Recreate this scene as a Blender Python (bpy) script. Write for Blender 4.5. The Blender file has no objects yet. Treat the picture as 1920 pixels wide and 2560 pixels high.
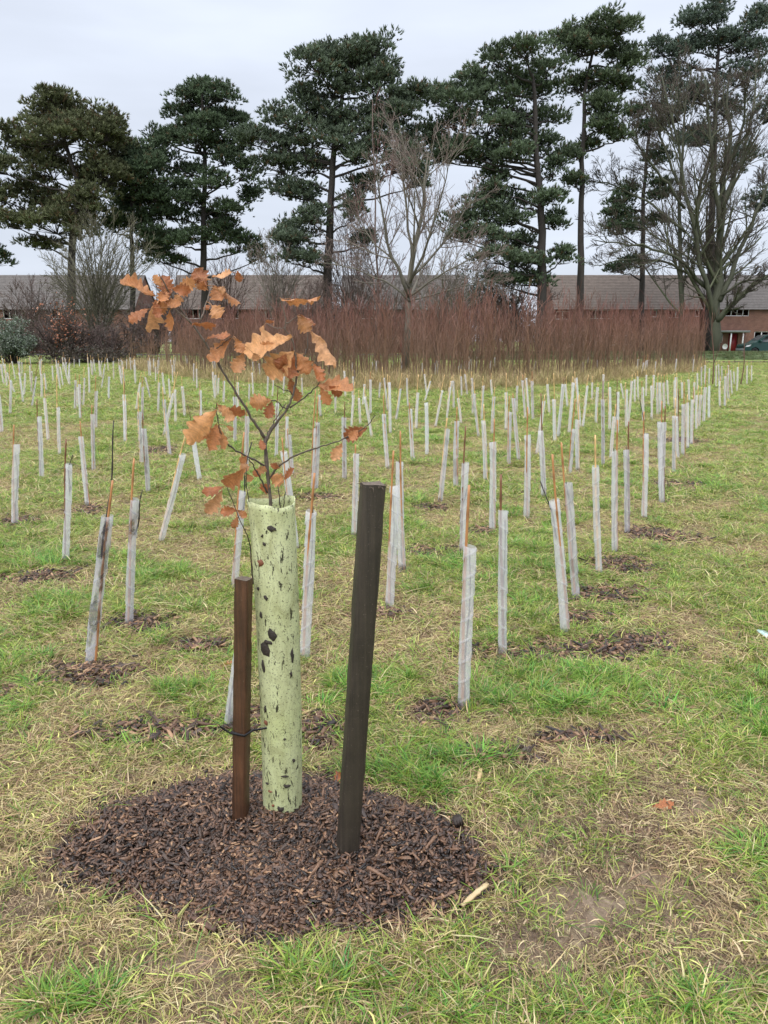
import bpy, math, random
import numpy as np
from mathutils import Vector, Matrix

# ------------------------------------------------------------------ camera, sky, sun
sc = bpy.context.scene
HC, FPX, HOR = 1.45, 1850.0, 850.0          # camera height, focal length and horizon (2560-pixel photo)
PITCH = math.atan((1280 - HOR) / FPX)
cam = bpy.data.cameras.new('camera'); camo = bpy.data.objects.new('camera', cam)
sc.collection.objects.link(camo); sc.camera = camo
camo.location = (0, 0, HC); camo.rotation_euler = (math.pi / 2 - PITCH, 0, 0)
cam.sensor_fit = 'VERTICAL'; cam.sensor_height = 24; cam.lens = 24 * FPX / 2560
cam.clip_start = 0.05; cam.clip_end = 3000

SUN_EL, SUN_AZ = math.radians(52), math.radians(205)      # azimuth measured from +Y, clockwise
w = bpy.data.worlds.new('World'); sc.world = w; w.use_nodes = True
nt = w.node_tree; nt.nodes.clear(); N, L = nt.nodes, nt.links
out = N.new('ShaderNodeOutputWorld'); bg = N.new('ShaderNodeBackground'); bg.inputs[1].default_value = 0.1
sky = N.new('ShaderNodeTexSky'); sky.sky_type = 'NISHITA'; sky.sun_disc = False
sky.sun_elevation = SUN_EL; sky.sun_rotation = SUN_AZ; sky.air_density = 1.0; sky.dust_density = 2.0
tc = N.new('ShaderNodeTexCoord'); sp = N.new('ShaderNodeSeparateXYZ'); L.new(tc.outputs['Generated'], sp.inputs[0])
mr = N.new('ShaderNodeMapRange'); mr.inputs[1].default_value = 0.0; mr.inputs[2].default_value = 1.0
L.new(sp.outputs[2], mr.inputs[0])
cr = N.new('ShaderNodeValToRGB'); L.new(mr.outputs[0], cr.inputs[0])
cr.color_ramp.elements[0].color = (5.75, 6.2, 7.1, 1); cr.color_ramp.elements[0].position = 0
cr.color_ramp.elements[1].color = (22.0, 22.4, 23.2, 1); cr.color_ramp.elements[1].position = 1     # overcast: zenith brighter than horizon
e = cr.color_ramp.elements.new(0.4); e.color = (6.45, 6.95, 7.95, 1)
mp = N.new('ShaderNodeMapping'); mp.inputs['Scale'].default_value = (1.3, 1.3, 6.0); mp.inputs['Rotation'].default_value = (0.15, 0.1, 0.4)
L.new(tc.outputs['Generated'], mp.inputs[0])
nz = N.new('ShaderNodeTexNoise'); nz.inputs['Scale'].default_value = 1.9; nz.inputs['Detail'].default_value = 4; nz.inputs['Roughness'].default_value = 0.5
L.new(mp.outputs[0], nz.inputs[0])
mr2 = N.new('ShaderNodeMapRange'); mr2.inputs[1].default_value = 0.3; mr2.inputs[2].default_value = 0.7
mr2.inputs[3].default_value = 0.86; mr2.inputs[4].default_value = 1.1; L.new(nz.outputs[0], mr2.inputs[0])
mul = N.new('ShaderNodeVectorMath'); mul.operation = 'SCALE'; L.new(cr.outputs[0], mul.inputs[0]); L.new(mr2.outputs[0], mul.inputs[3])
mx = N.new('ShaderNodeMix'); mx.data_type = 'RGBA'; mx.inputs[0].default_value = 0.9
L.new(sky.outputs[0], mx.inputs[6]); L.new(mul.outputs[0], mx.inputs[7]); L.new(mx.outputs[2], bg.inputs[0]); L.new(bg.outputs[0], out.inputs[0])

sl = bpy.data.lights.new('sun', 'SUN'); slo = bpy.data.objects.new('sun', sl); sc.collection.objects.link(slo)
sl.energy = 1.5; sl.angle = math.radians(35); sl.color = (1.0, 0.97, 0.92)
sd = Vector((math.sin(SUN_AZ) * math.cos(SUN_EL), math.cos(SUN_AZ) * math.cos(SUN_EL), math.sin(SUN_EL)))
slo.rotation_euler = sd.to_track_quat('Z', 'Y').to_euler(); slo.location = sd * 50
vs = sc.view_settings; vs.view_transform = 'Standard'; vs.look = 'None'; vs.exposure = 0.42; vs.gamma = 1.0
sc.cycles.transparent_max_bounces = 12; sc.cycles.max_bounces = 4; sc.cycles.diffuse_bounces = 2; sc.cycles.glossy_bounces = 2; sc.cycles.transmission_bounces = 2

# ------------------------------------------------------------------ helpers
COL = sc.collection
rng = np.random.default_rng(11)
K = 1920 / 1659.0
cp, sp_ = math.cos(PITCH), math.sin(PITCH)
def ray(px, py):
    u, v = (px - 960) / FPX, (1280 - py) / FPX
    return np.array([u, v * sp_ + cp, v * cp - sp_])
def G(px, py, z=0.0):                       # photo pixel -> point on the ground
    d = ray(px, py); t = (z - HC) / d[2]
    return np.array([d[0] * t, d[1] * t, z])
def D(px, py, y):                           # photo pixel -> point at distance y
    d = ray(px, py); t = y / d[1]
    return np.array([d[0] * t, y, HC + d[2] * t])
def proj(P):
    P = np.asarray(P, float); r = P - np.array([0, 0, HC])
    dep = r[..., 1] * cp - r[..., 2] * sp_; up = r[..., 1] * sp_ + r[..., 2] * cp
    return 960 + FPX * r[..., 0] / dep, 1280 - FPX * up / dep
def F(x, y): return x * K, y * K             # 1659-wide view -> photo pixels
def C2(x, y): return 960 + x * 0.57866, y * 0.57866
def C1(x, y): return x * 0.57866, y * 0.57866

def hash2(ix, iy, s):
    h = (ix.astype(np.int64) * 374761393 + iy.astype(np.int64) * 668265263 + s * 974634533) & 0x7fffffff
    h = ((h ^ (h >> 13)) * 1274126177) & 0x7fffffff
    return ((h ^ (h >> 16)) & 0xffff) / 65535.0
def vn(x, y, s=0):
    x = np.asarray(x, float); y = np.asarray(y, float)
    ix, iy = np.floor(x), np.floor(y); fx, fy = x - ix, y - iy
    fx = fx * fx * (3 - 2 * fx); fy = fy * fy * (3 - 2 * fy)
    a = hash2(ix, iy, s); b = hash2(ix + 1, iy, s); c = hash2(ix, iy + 1, s); d = hash2(ix + 1, iy + 1, s)
    return (a * (1 - fx) + b * fx) * (1 - fy) + (c * (1 - fx) + d * fx) * fy
def fbm(x, y, s=0, o=4):
    r = 0; a = 0.5
    for k in range(o):
        r = r + a * vn(x * 2 ** k + 13.1 * k, y * 2 ** k + 7.7 * k, s + k); a *= 0.5
    return r / (1 - 0.5 ** o)

class MB:
    def __init__(s): s.v = []; s.t = []; s.q = []; s.c = []; s.u = []; s.n = 0
    def add(s, v, t=None, q=None, col=None, uv=None):
        v = np.asarray(v, np.float32).reshape(-1, 3)
        if t is not None and len(t): s.t.append(np.asarray(t, np.int64).reshape(-1, 3) + s.n)
        if q is not None and len(q): s.q.append(np.asarray(q, np.int64).reshape(-1, 4) + s.n)
        if col is None: col = (1, 1, 1)
        col = np.asarray(col, np.float32)
        if col.ndim == 1: col = np.tile(col[:3], (len(v), 1))
        s.c.append(col[:, :3]); s.u.append(np.zeros((len(v), 2), np.float32) if uv is None else np.asarray(uv, np.float32))
        s.v.append(v); s.n += len(v)
    def mesh(s, name, m, origin=(0, 0, 0), smooth=False):
        me = bpy.data.meshes.new(name)
        v = np.concatenate(s.v) - np.asarray(origin, np.float32)
        t = np.concatenate(s.t) if s.t else np.zeros((0, 3), np.int64)
        q = np.concatenate(s.q) if s.q else np.zeros((0, 4), np.int64)
        me.vertices.add(len(v)); me.vertices.foreach_set('co', v.ravel().astype(np.float32))
        li = np.concatenate([t.ravel(), q.ravel()]).astype(np.int32)
        me.loops.add(len(li)); me.loops.foreach_set('vertex_index', li)
        ls = np.concatenate([np.arange(len(t)) * 3, len(t) * 3 + np.arange(len(q)) * 4]).astype(np.int32)
        me.polygons.add(len(ls)); me.polygons.foreach_set('loop_start', ls)
        if smooth: me.polygons.foreach_set('use_smooth', np.ones(len(ls), bool))
        c = np.concatenate(s.c); a = me.color_attributes.new('Col', 'FLOAT_COLOR', 'POINT')
        a.data.foreach_set('color', np.concatenate([c, np.ones((len(c), 1), np.float32)], 1).ravel().astype(np.float32))
        u = np.concatenate(s.u)
        if np.any(u):
            a = me.attributes.new('UVP', 'FLOAT2', 'POINT'); a.data.foreach_set('vector', u.ravel())
        if m is not None: me.materials.append(m)
        me.update(calc_edges=True); me.validate()
        return me
    def build(s, name, m, parent=None, smooth=False, origin=None):
        if origin is None: origin = tuple(parent.location) if parent is not None else (0, 0, 0)
        me = s.mesh(name, m, origin, smooth)
        return link(name, me, parent, origin if parent is None else (0, 0, 0))
def link(name, me, parent=None, loc=(0, 0, 0)):
    o = bpy.data.objects.new(name, me); COL.objects.link(o); o.parent = parent; o.location = loc
    return o
def tag(o, label=None, cat=None, group=None, kind=None):
    if label: o['label'] = label
    if cat: o['category'] = cat
    if group: o['group'] = group
    if kind: o['kind'] = kind
    return o
def empty(name, loc, label=None, cat=None, group=None):
    o = bpy.data.objects.new(name, None); COL.objects.link(o); o.location = loc; o.empty_display_size = 0.1
    return tag(o, label, cat, group)

def nrm(a): return a / np.maximum(np.linalg.norm(a, axis=-1, keepdims=True), 1e-9)
def frames(T):                               # two unit vectors square to each tangent
    ref = np.where(np.abs(T[..., 2:3]) < 0.9, np.array([0, 0, 1.0]), np.array([1.0, 0, 0]))
    b = nrm(np.cross(T, ref)); return b, np.cross(T, b)
def tubes(mb, P, R, n=4, col=None, cap=True):
    """P (N,K,3) polylines, R (N,K) radii"""
    P = np.asarray(P, float); R = np.asarray(R, float)
    if P.ndim == 2: P = P[None]; R = R[None]
    Nn, Kk = R.shape
    T = nrm(np.gradient(P, axis=1)); Tm = nrm(P[:, -1:] - P[:, :1])
    b, c = frames(np.broadcast_to(Tm, P.shape)); b = nrm(b - T * (b * T).sum(-1, keepdims=True)); c = np.cross(T, b)
    a = np.arange(n) * 2 * math.pi / n
    V = P[:, :, None] + R[:, :, None, None] * (np.cos(a)[:, None] * b[:, :, None] + np.sin(a)[:, None] * c[:, :, None])
    base = (np.arange(Nn) * Kk * n)[:, None, None] + (np.arange(Kk - 1) * n)[None, :, None]
    j = np.arange(n)[None, None]; j2 = (np.arange(n) + 1)[None, None] % n
    q = np.stack([base + j, base + j2, base + n + j2, base + n + j], -1).reshape(-1, 4)
    cc = None
    if col is not None:
        col = np.asarray(col, float)
        if col.ndim == 1: cc = col
        elif col.ndim == 2: cc = np.repeat(col, Kk * n, axis=0)
        else: cc = np.repeat(col.reshape(-1, 3), n, axis=0)
    t = []
    if cap and n >= 3:
        e0 = (np.arange(Nn) * Kk * n)[:, None]; e1 = e0 + (Kk - 1) * n
        for k in range(1, n - 1):
            t.append(np.stack([e1 + 0, e1 + k, e1 + k + 1], -1).reshape(-1, 3)); t.append(np.stack([e0 + 0, e0 + k + 1, e0 + k], -1).reshape(-1, 3))
        t = np.concatenate(t)
    mb.add(V.reshape(-1, 3), t=t, q=q, col=cc)
def resample(pts, Kk):
    pts = np.asarray(pts, float); d = np.r_[0, np.cumsum(np.linalg.norm(np.diff(pts, axis=0), axis=1))]
    # Catmull-Rom-like smooth by oversampling then linear
    s = np.linspace(0, d[-1], Kk)
    q = np.stack([np.interp(s, d, pts[:, k]) for k in range(3)], 1)
    if Kk > 4:
        q[1:-1] = q[1:-1] * 0.5 + (q[:-2] + q[2:]) * 0.25
    return q
def sprout(P, R, nper, t0, t1, ang, lf, up, rf, Kk=5, wob=0.12, rmin=0.004, lmin=0.05, lens=None, rtip=0.35, bend=0.25, r=None):
    """children on polylines P (N,K,3); nper per parent; ang range in degrees from the parent's direction"""
    r = r or rng
    Nn, Kp = R.shape; M = Nn * nper
    idx = np.repeat(np.arange(Nn), nper); t = r.uniform(t0, t1, M)
    f = t * (Kp - 1); i0 = np.minimum(f.astype(int), Kp - 2); fr = (f - i0)[:, None]
    base = P[idx, i0] * (1 - fr) + P[idx, i0 + 1] * fr
    tan = nrm(P[idx, i0 + 1] - P[idx, i0]); rad = R[idx, i0] * (1 - fr[:, 0]) + R[idx, i0 + 1] * fr[:, 0]
    b, c = frames(tan); ph = r.uniform(0, 2 * math.pi, M); an = np.radians(r.uniform(ang[0], ang[1], M))[:, None]
    d = tan * np.cos(an) + np.sin(an) * (np.cos(ph)[:, None] * b + np.sin(ph)[:, None] * c)
    plen = np.linalg.norm(np.diff(P, axis=1), axis=2).sum(1)
    ln = plen[idx] * r.uniform(lf[0], lf[1], M) * (1.15 - 0.6 * t) if lens is None else r.uniform(lens[0], lens[1], M)
    ln = np.maximum(ln, lmin)
    pts = [base]; dd = d
    for k in range(Kk - 1):
        dd = nrm(dd + np.array([0, 0, up]) * bend + r.normal(0, wob, (M, 3)))
        pts.append(pts[-1] + dd * (ln / (Kk - 1))[:, None])
    P2 = np.stack(pts, 1)
    r0 = np.maximum(rad * rf, rmin)
    R2 = r0[:, None] * np.linspace(1, rtip, Kk)[None]
    return P2, np.maximum(R2, rmin * 0.6)

# ------------------------------------------------------------------ materials
def newmat(name):
    m = bpy.data.materials.new(name); m.use_nodes = True; t = m.node_tree; t.nodes.clear()
    o = t.nodes.new('ShaderNodeOutputMaterial'); p = t.nodes.new('ShaderNodeBsdfPrincipled'); t.links.new(p.outputs[0], o.inputs[0])
    return m, t, p, o
def nd(t, kind, **kw):
    n = t.nodes.new(kind)
    for k, v in kw.items(): setattr(n, k, v)
    return n
def mixrgb(t, fac, a, b, mode='MIX'):
    m = nd(t, 'ShaderNodeMix', data_type='RGBA', blend_type=mode)
    for s, v in ((0, fac), (6, a), (7, b)):
        if hasattr(v, 'is_linked'): t.links.new(v, m.inputs[s])
        elif isinstance(v, (tuple, list)): m.inputs[s].default_value = tuple(v) + ((1,) if len(v) == 3 else ())
        else: m.inputs[s].default_value = v
    return m.outputs[2]
def noise(t, scale, detail=4, rough=0.55, vec=None, dist=0.0):
    n = nd(t, 'ShaderNodeTexNoise'); n.inputs['Scale'].default_value = scale; n.inputs['Detail'].default_value = detail
    n.inputs['Roughness'].default_value = rough; n.inputs['Distortion'].default_value = dist
    if vec is not None: t.links.new(vec, n.inputs[0])
    return n.outputs[0]
def ramp(t, fac, stops):
    r = nd(t, 'ShaderNodeValToRGB'); t.links.new(fac, r.inputs[0]); el = r.color_ramp.elements
    while len(el) < len(stops): el.new(0.5)
    for x, (p, c) in zip(el, stops): x.position = p; x.color = (tuple(c) + (1,)) if not np.isscalar(c) else (c, c, c, 1)
    return r.outputs[0]
def coords(t, scale=(1, 1, 1), out='Object'):
    c = nd(t, 'ShaderNodeTexCoord'); m = nd(t, 'ShaderNodeMapping'); m.inputs['Scale'].default_value = scale
    t.links.new(c.outputs[out], m.inputs[0]); return m.outputs[0]
def bump(t, p, h, strength=0.3, dist=0.01):
    b = nd(t, 'ShaderNodeBump'); b.inputs['Strength'].default_value = strength; b.inputs['Distance'].default_value = dist
    t.links.new(h, b.inputs['Height']); t.links.new(b.outputs[0], p.inputs['Normal'])
def attr(t, name='Col'):
    a = nd(t, 'ShaderNodeAttribute'); a.attribute_name = name; return a
def simple(name, col, rough=0.6, var=0.25, scale=8, bmp=0.0, bscale=40, metal=0.0, useattr=False, spec=0.5, stretch=(1, 1, 1)):
    m, t, p, o = newmat(name); v = coords(t, stretch)
    n = noise(t, scale, 5, 0.6, v)
    c = ramp(t, n, [(0.25, tuple(x * (1 - var) for x in col)), (0.75, tuple(min(1, x * (1 + var)) for x in col))])
    if useattr: c = mixrgb(t, 1.0, c, attr(t).outputs[0], 'MULTIPLY')
    t.links.new(c, p.inputs['Base Color']); p.inputs['Roughness'].default_value = rough; p.inputs['Metallic'].default_value = metal
    p.inputs['Specular IOR Level'].default_value = spec
    if bmp: bump(t, p, noise(t, bscale, 4, 0.6, v), bmp)
    return m
def leafmat(name, useinfo=False, trans=0.35, rough=0.5, spec=0.35, hue=0.0, val=0.0):
    """colour from the Col attribute; thin leaf that lets some light through"""
    m, t, p, o = newmat(name); c = attr(t).outputs[0]
    if useinfo:
        oi = nd(t, 'ShaderNodeObjectInfo'); h = nd(t, 'ShaderNodeHueSaturation')
        a = nd(t, 'ShaderNodeMapRange'); a.inputs[3].default_value = 0.5 - hue; a.inputs[4].default_value = 0.5 + hue; t.links.new(oi.outputs['Random'], a.inputs[0])
        w1 = nd(t, 'ShaderNodeTexWhiteNoise', noise_dimensions='1D'); t.links.new(oi.outputs['Random'], w1.inputs['W'])
        b = nd(t, 'ShaderNodeMapRange'); b.inputs[3].default_value = 1 - val; b.inputs[4].default_value = 1 + val; t.links.new(w1.outputs[0], b.inputs[0])
        t.links.new(a.outputs[0], h.inputs['Hue']); t.links.new(b.outputs[0], h.inputs['Value']); t.links.new(c, h.inputs['Color']); c = h.outputs[0]
    t.links.new(c, p.inputs['Base Color']); p.inputs['Roughness'].default_value = rough; p.inputs['Specular IOR Level'].default_value = spec
    if trans:
        tr = nd(t, 'ShaderNodeBsdfTranslucent'); t.links.new(c, tr.inputs[0]); mx = nd(t, 'ShaderNodeMixShader'); mx.inputs[0].default_value = trans
        t.links.new(p.outputs[0], mx.inputs[1]); t.links.new(tr.outputs[0], mx.inputs[2]); t.links.new(mx.outputs[0], o.inputs[0])
    return m

# ------------------------------------------------------------------ ground: masks shared by the sheet and the turf
def wpatch(x, y, rx, ry):                    # ellipse on the ground from the 1659-wide view
    c = G(*F(x, y)); dep = c[1] * cp + HC * sp_
    far = G(*F(x, y - ry))[1]; near = G(*F(x, y + ry))[1]
    return (c[0], (far + near) / 2, rx * K * dep / FPX, max(0.03, (far - near) / 2))
def soft(X, Y, pats, s, amp=0.55, fr=3.0, edge=0.35):
    r = np.zeros_like(X)
    nz = (fbm(X * fr, Y * fr, s, 3) - 0.5) * 2 * amp
    for (cx, cy, rx, ry) in pats:
        d = np.sqrt(((X - cx) / rx) ** 2 + ((Y - cy) / ry) ** 2) + nz
        r = np.maximum(r, np.clip((1 + edge - d) / (2 * edge), 0, 1))
    return r
MUD = [wpatch(*a) for a in [(1340, 1850, 200, 120), (1480, 1950, 190, 100), (1250, 2040, 200, 70), (1480, 1765, 140, 70),
       (1500, 2110, 120, 40), (1090, 2130, 70, 18), (330, 2090, 150, 18), (60, 1960, 70, 30), (480, 2130, 60, 15), (1300, 1960, 150, 60), (1600, 2060, 80, 30)]]
LUSH = [wpatch(*a) for a in [(800, 1480, 110, 50), (1200, 1500, 200, 60), (700, 2110, 150, 40), (1640, 1550, 50, 80), (1620, 1780, 60, 70),
        (380, 1500, 50, 22), (110, 1320, 60, 25), (900, 1680, 90, 30), (1150, 1230, 90, 18), (350, 1250, 80, 20), (1000, 1640, 100, 25), (930, 2190, 120, 30), (150, 2170, 140, 30)]]
CHIP = [wpatch(*a) for a in [(200, 1460, 120, 32), (300, 1350, 75, 22), (330, 1585, 190, 32), (195, 1105, 38, 12), (930, 1100, 50, 10), (945, 1195, 65, 14),
        (1350, 1225, 85, 24), (1320, 1290, 90, 24), (1180, 1415, 190, 28), (1370, 1395, 110, 26), (1430, 1160, 90, 14), (950, 1545, 70, 34), (690, 1585, 60, 40),
        (680, 1075, 60, 10), (90, 1250, 80, 20), (1260, 1340, 70, 16), (350, 975, 40, 9), (1060, 1640, 110, 22), (1480, 955, 60, 7), (40, 1130, 50, 12),
        (1460, 1050, 60, 9), (1250, 1600, 120, 16), (560, 1560, 60, 30), (820, 1330, 60, 14), (430, 1400, 60, 14), (1040, 1150, 40, 10), (20, 1500, 50, 30)]]
MOUNDP = np.array([G(*F(x, y))[:2] for x, y in [(128, 1850), (170, 1795), (250, 1745), (330, 1722), (450, 1690), (560, 1675), (700, 1690), (800, 1722), (960, 1768), (1015, 1810),
        (1078, 1875), (1062, 1915), (990, 1960), (900, 1990), (800, 2000), (700, 2022), (570, 2035), (510, 2000), (400, 1975), (300, 1945), (200, 1920), (150, 1890)]])
MC = MOUNDP.mean(0)
_a = np.arctan2(MOUNDP[:, 1] - MC[1], MOUNDP[:, 0] - MC[0]); _o = np.argsort(_a); _r = np.hypot(*(MOUNDP - MC).T)
_aa = np.r_[_a[_o] - 2 * math.pi, _a[_o], _a[_o] + 2 * math.pi]; _rr = np.tile(_r[_o], 3)
def mound_t(X, Y):                            # 0 centre .. 1 rim
    a = np.arctan2(Y - MC[1], X - MC[0]); r = np.hypot(X - MC[0], Y - MC[1])
    return r / (np.interp(a, _aa, _rr) * (1 + 0.10 * (fbm(X * 9, Y * 9, 71, 3) - 0.5)))
def masks(X, Y):
    base = fbm(X * 1.5 + 3, Y * 1.1, 5, 4) * 0.62 + fbm(X * 5, Y * 4, 9, 3) * 0.38
    lush = soft(X, Y, LUSH, 31); mud = np.clip(soft(X, Y, MUD, 41, 0.6, 5.0, 0.5) * 2.0, 0, 1); chip = soft(X, Y, CHIP, 51, 0.7, 5.0)
    thr = np.interp(Y, [1, 3, 6, 14, 30], [0.535, 0.53, 0.51, 0.46, 0.37])
    g = np.clip((base - thr) / 0.13 + 0.5, 0, 1)
    g = np.maximum(g, lush); g = g * (1 - 0.85 * mud) * (1 - 0.8 * chip)
    return g, mud, chip, lush
def gz(X, Y):
    n = np.exp(-np.asarray(Y) / 25.0)
    return (fbm(X * 2.1, Y * 2.1, 61, 3) - 0.5) * 0.022 * n + (fbm(X * 14, Y * 14, 62, 2) - 0.5) * 0.012 * n

sx = np.linspace(-math.asinh(500 / 0.9), math.asinh(500 / 0.9), 380); gx = 0.9 * np.sinh(sx)
syv = np.linspace(-math.asinh(40 / 1.2), math.asinh(700 / 1.2), 400); gy = 2.0 + 1.2 * np.sinh(syv)
GX, GY = np.meshgrid(gx, gy); GZ = gz(GX, GY)
g_, m_, c_, l_ = masks(GX, GY)
far = np.clip((GY - 38) / 10, 0, 1); g_ = np.maximum(g_, far * 0.9)
nx, ny = len(gx), len(gy)
ii = (np.arange(ny - 1)[:, None] * nx + np.arange(nx - 1)[None]).ravel()
mb = MB(); mb.add(np.stack([GX, GY, GZ], -1).reshape(-1, 3), q=np.stack([ii, ii + 1, ii + nx + 1, ii + nx], -1),
                  col=np.stack([g_, m_, c_], -1).reshape(-1, 3))
def ground_mat():
    m, t, p, o = newmat('turf_soil'); v = coords(t)
    s = nd(t, 'ShaderNodeSeparateColor'); t.links.new(attr(t).outputs[0], s.inputs[0])
    n1 = noise(t, 3.0, 6, 0.65, v); n2 = noise(t, 38, 6, 0.7, v); n3 = noise(t, 160, 3, 0.6, v)
    soil = ramp(t, n2, [(0.3, (0.10, 0.07, 0.05)), (0.55, (0.21, 0.155, 0.115)), (0.75, (0.36, 0.285, 0.21))])
    straw = ramp(t, n3, [(0.3, (0.14, 0.105, 0.055)), (0.6, (0.34, 0.27, 0.15))])
    grn = ramp(t, n3, [(0.3, (0.08, 0.105, 0.025)), (0.65, (0.24, 0.30, 0.075))])
    th = mixrgb(t, ramp(t, n2, [(0.38, 0.0), (0.6, 1.0)]), soil, straw)
    a = nd(t, 'ShaderNodeMath', operation='MULTIPLY_ADD'); t.links.new(n2, a.inputs[0]); a.inputs[1].default_value = 0.9; a.inputs[2].default_value = -0.45
    b = nd(t, 'ShaderNodeMath', operation='ADD'); t.links.new(s.outputs[0], b.inputs[0]); t.links.new(a.outputs[0], b.inputs[1])
    c = mixrgb(t, ramp(t, b.outputs[0], [(0.35, 0.0), (0.75, 1.0)]), th, grn)
    c = mixrgb(t, s.outputs[1], c, mixrgb(t, ramp(t, n1, [(0.45, 0.1), (0.6, 0.45)]), soil, straw))
    chip = ramp(t, n3, [(0.3, (0.03, 0.018, 0.012)), (0.7, (0.15, 0.08, 0.05))])
    c = mixrgb(t, s.outputs[2], c, chip)
    t.links.new(c, p.inputs['Base Color']); p.inputs['Roughness'].default_value = 0.85; p.inputs['Specular IOR Level'].default_value = 0.3
    h = mixrgb(t, 0.5, n2, n3); bump(t, p, h, 0.6, 0.02)
    return m
ground = mb.build('ground', ground_mat(), smooth=True); tag(ground, 'flat field of thin mown grass, straw and mud', kind='structure')

# ------------------------------------------------------------------ turf: tufts scattered over the ground (one object per kind of growth)
M_grass = leafmat('grass_blade', True, 0.3, 0.45, 0.4, 0.025, 0.25)
M_straw = leafmat('straw_blade', True, 0.2, 0.6, 0.25, 0.015, 0.28)
def blades(mb, n, rad, hr, lean, wid, cols, flat=False, K4=4, rr=None):
    rr = rr or rng
    a0 = rr.uniform(0, 2 * math.pi, n); r0 = rad * np.sqrt(rr.uniform(0, 1, n))
    b = np.stack([r0 * np.cos(a0), r0 * np.sin(a0), np.zeros(n)], 1)
    az = rr.uniform(0, 2 * math.pi, n) if flat else a0 + rr.normal(0, 0.9, n)
    d = np.stack([np.cos(az), np.sin(az), np.zeros(n)], 1); s = np.stack([-np.sin(az), np.cos(az), np.zeros(n)], 1)
    h = rr.uniform(hr[0], hr[1], n); le = rr.uniform(lean[0], lean[1], n); wv = rr.uniform(wid[0], wid[1], n)
    t = np.linspace(0, 1, K4)
    if flat:
        zz = rr.uniform(0.001, 0.016, n)[:, None] + np.sin(t * math.pi)[None] * rr.uniform(0.0, 0.012, n)[:, None] + rr.normal(0, 0.004, n)[:, None] * t
        side = (rr.normal(0, 0.18, n) * h)[:, None] * (t ** 2)[None]
        P = b[:, None] + d[:, None] * (h[:, None] * t)[..., None] + s[:, None] * side[..., None] + np.array([0, 0, 1.0]) * zz[..., None]
    else:
        P = b[:, None] + d[:, None] * (h[:, None] * le[:, None] * t ** 1.7)[..., None] + np.array([0, 0, 1.0]) * (h[:, None] * (t - 0.42 * np.minimum(le, 1.6)[:, None] * t ** 2))[..., None]
    wt = np.array([0.8, 1.0, 0.7, 0.12]) if K4 == 4 else np.linspace(1, .15, K4)
    sw = s + rr.normal(0, 0.35, (n, 3))
    Lf = P - sw[:, None] * (wv[:, None] * wt / 2)[..., None]; Rt = P + sw[:, None] * (wv[:, None] * wt / 2)[..., None]
    V = np.stack([Lf, Rt], 2).reshape(-1, 3)
    q = (np.arange(n) * K4 * 2)[:, None] + (np.arange(K4 - 1) * 2)[None]
    q = np.stack([q, q + 1, q + 3, q + 2], -1).reshape(-1, 4)
    ci = rr.integers(0, len(cols), n); c = np.asarray(cols)[ci] * rr.uniform(0.75, 1.25, (n, 1))
    c = np.repeat(c, K4 * 2, axis=0).reshape(n, K4, 2, 3)
    mb.add(V, q=q, col=c.reshape(-1, 3))
GREEN = [(0.20, 0.32, 0.045), (0.25, 0.37, 0.055), (0.14, 0.26, 0.04), (0.33, 0.41, 0.075), (0.29, 0.42, 0.07), (0.45, 0.43, 0.14), (0.10, 0.21, 0.045)]
LUSHC = [(0.14, 0.29, 0.045), (0.18, 0.34, 0.05), (0.095, 0.22, 0.045), (0.25, 0.40, 0.06), (0.32, 0.43, 0.08)]
STRAW = [(0.52, 0.41, 0.21), (0.40, 0.29, 0.15), (0.62, 0.53, 0.31), (0.28, 0.19, 0.11), (0.50, 0.47, 0.17), (0.54, 0.42, 0.23), (0.17, 0.115, 0.07), (0.40, 0.45, 0.12), (0.33, 0.22, 0.13)]
def proto(kind, mk, m, n=5):
    c = bpy.data.collections.new(kind)
    for k in range(n):
        mb = MB(); mk(mb); o = bpy.data.objects.new('%s_tuft' % kind, mb.mesh('%s_tuft' % kind, m)); c.objects.link(o)
    return c
C_green = proto('short_grass', lambda b: blades(b, 26, 0.035, (0.022, 0.055), (0.5, 1.9), (0.0016, 0.0032), GREEN), M_grass)
def mk_lush(b):
    blades(b, 52, 0.035, (0.04, 0.085), (0.3, 1.4), (0.0018, 0.0038), LUSHC); blades(b, 8, 0.05, (0.04, 0.08), (0.6, 1.6), (0.002, 0.004), STRAW)
C_lush = proto('lush_grass', mk_lush, M_grass)
C_straw = proto('dead_grass', lambda b: blades(b, 30, 0.05, (0.02, 0.07), (0, 0), (0.0011, 0.0026), STRAW, True), M_straw)
def mk_mix(b):
    blades(b, 16, 0.06, (0.03, 0.06), (0.7, 2.2), (0.0015, 0.0034), GREEN + GREEN + STRAW); blades(b, 9, 0.06, (0.04, 0.09), (0, 0), (0.0015, 0.003), STRAW, True)
C_mix = proto('mixed_grass', mk_mix, M_grass)
C_tall = proto('tall_dead_grass', lambda b: blades(b, 40, 0.10, (0.2, 0.6), (0.1, 0.7), (0.004, 0.010), [(0.50, 0.38, 0.21), (0.42, 0.31, 0.17), (0.36, 0.30, 0.15), (0.30, 0.30, 0.11)]), M_straw)

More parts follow.
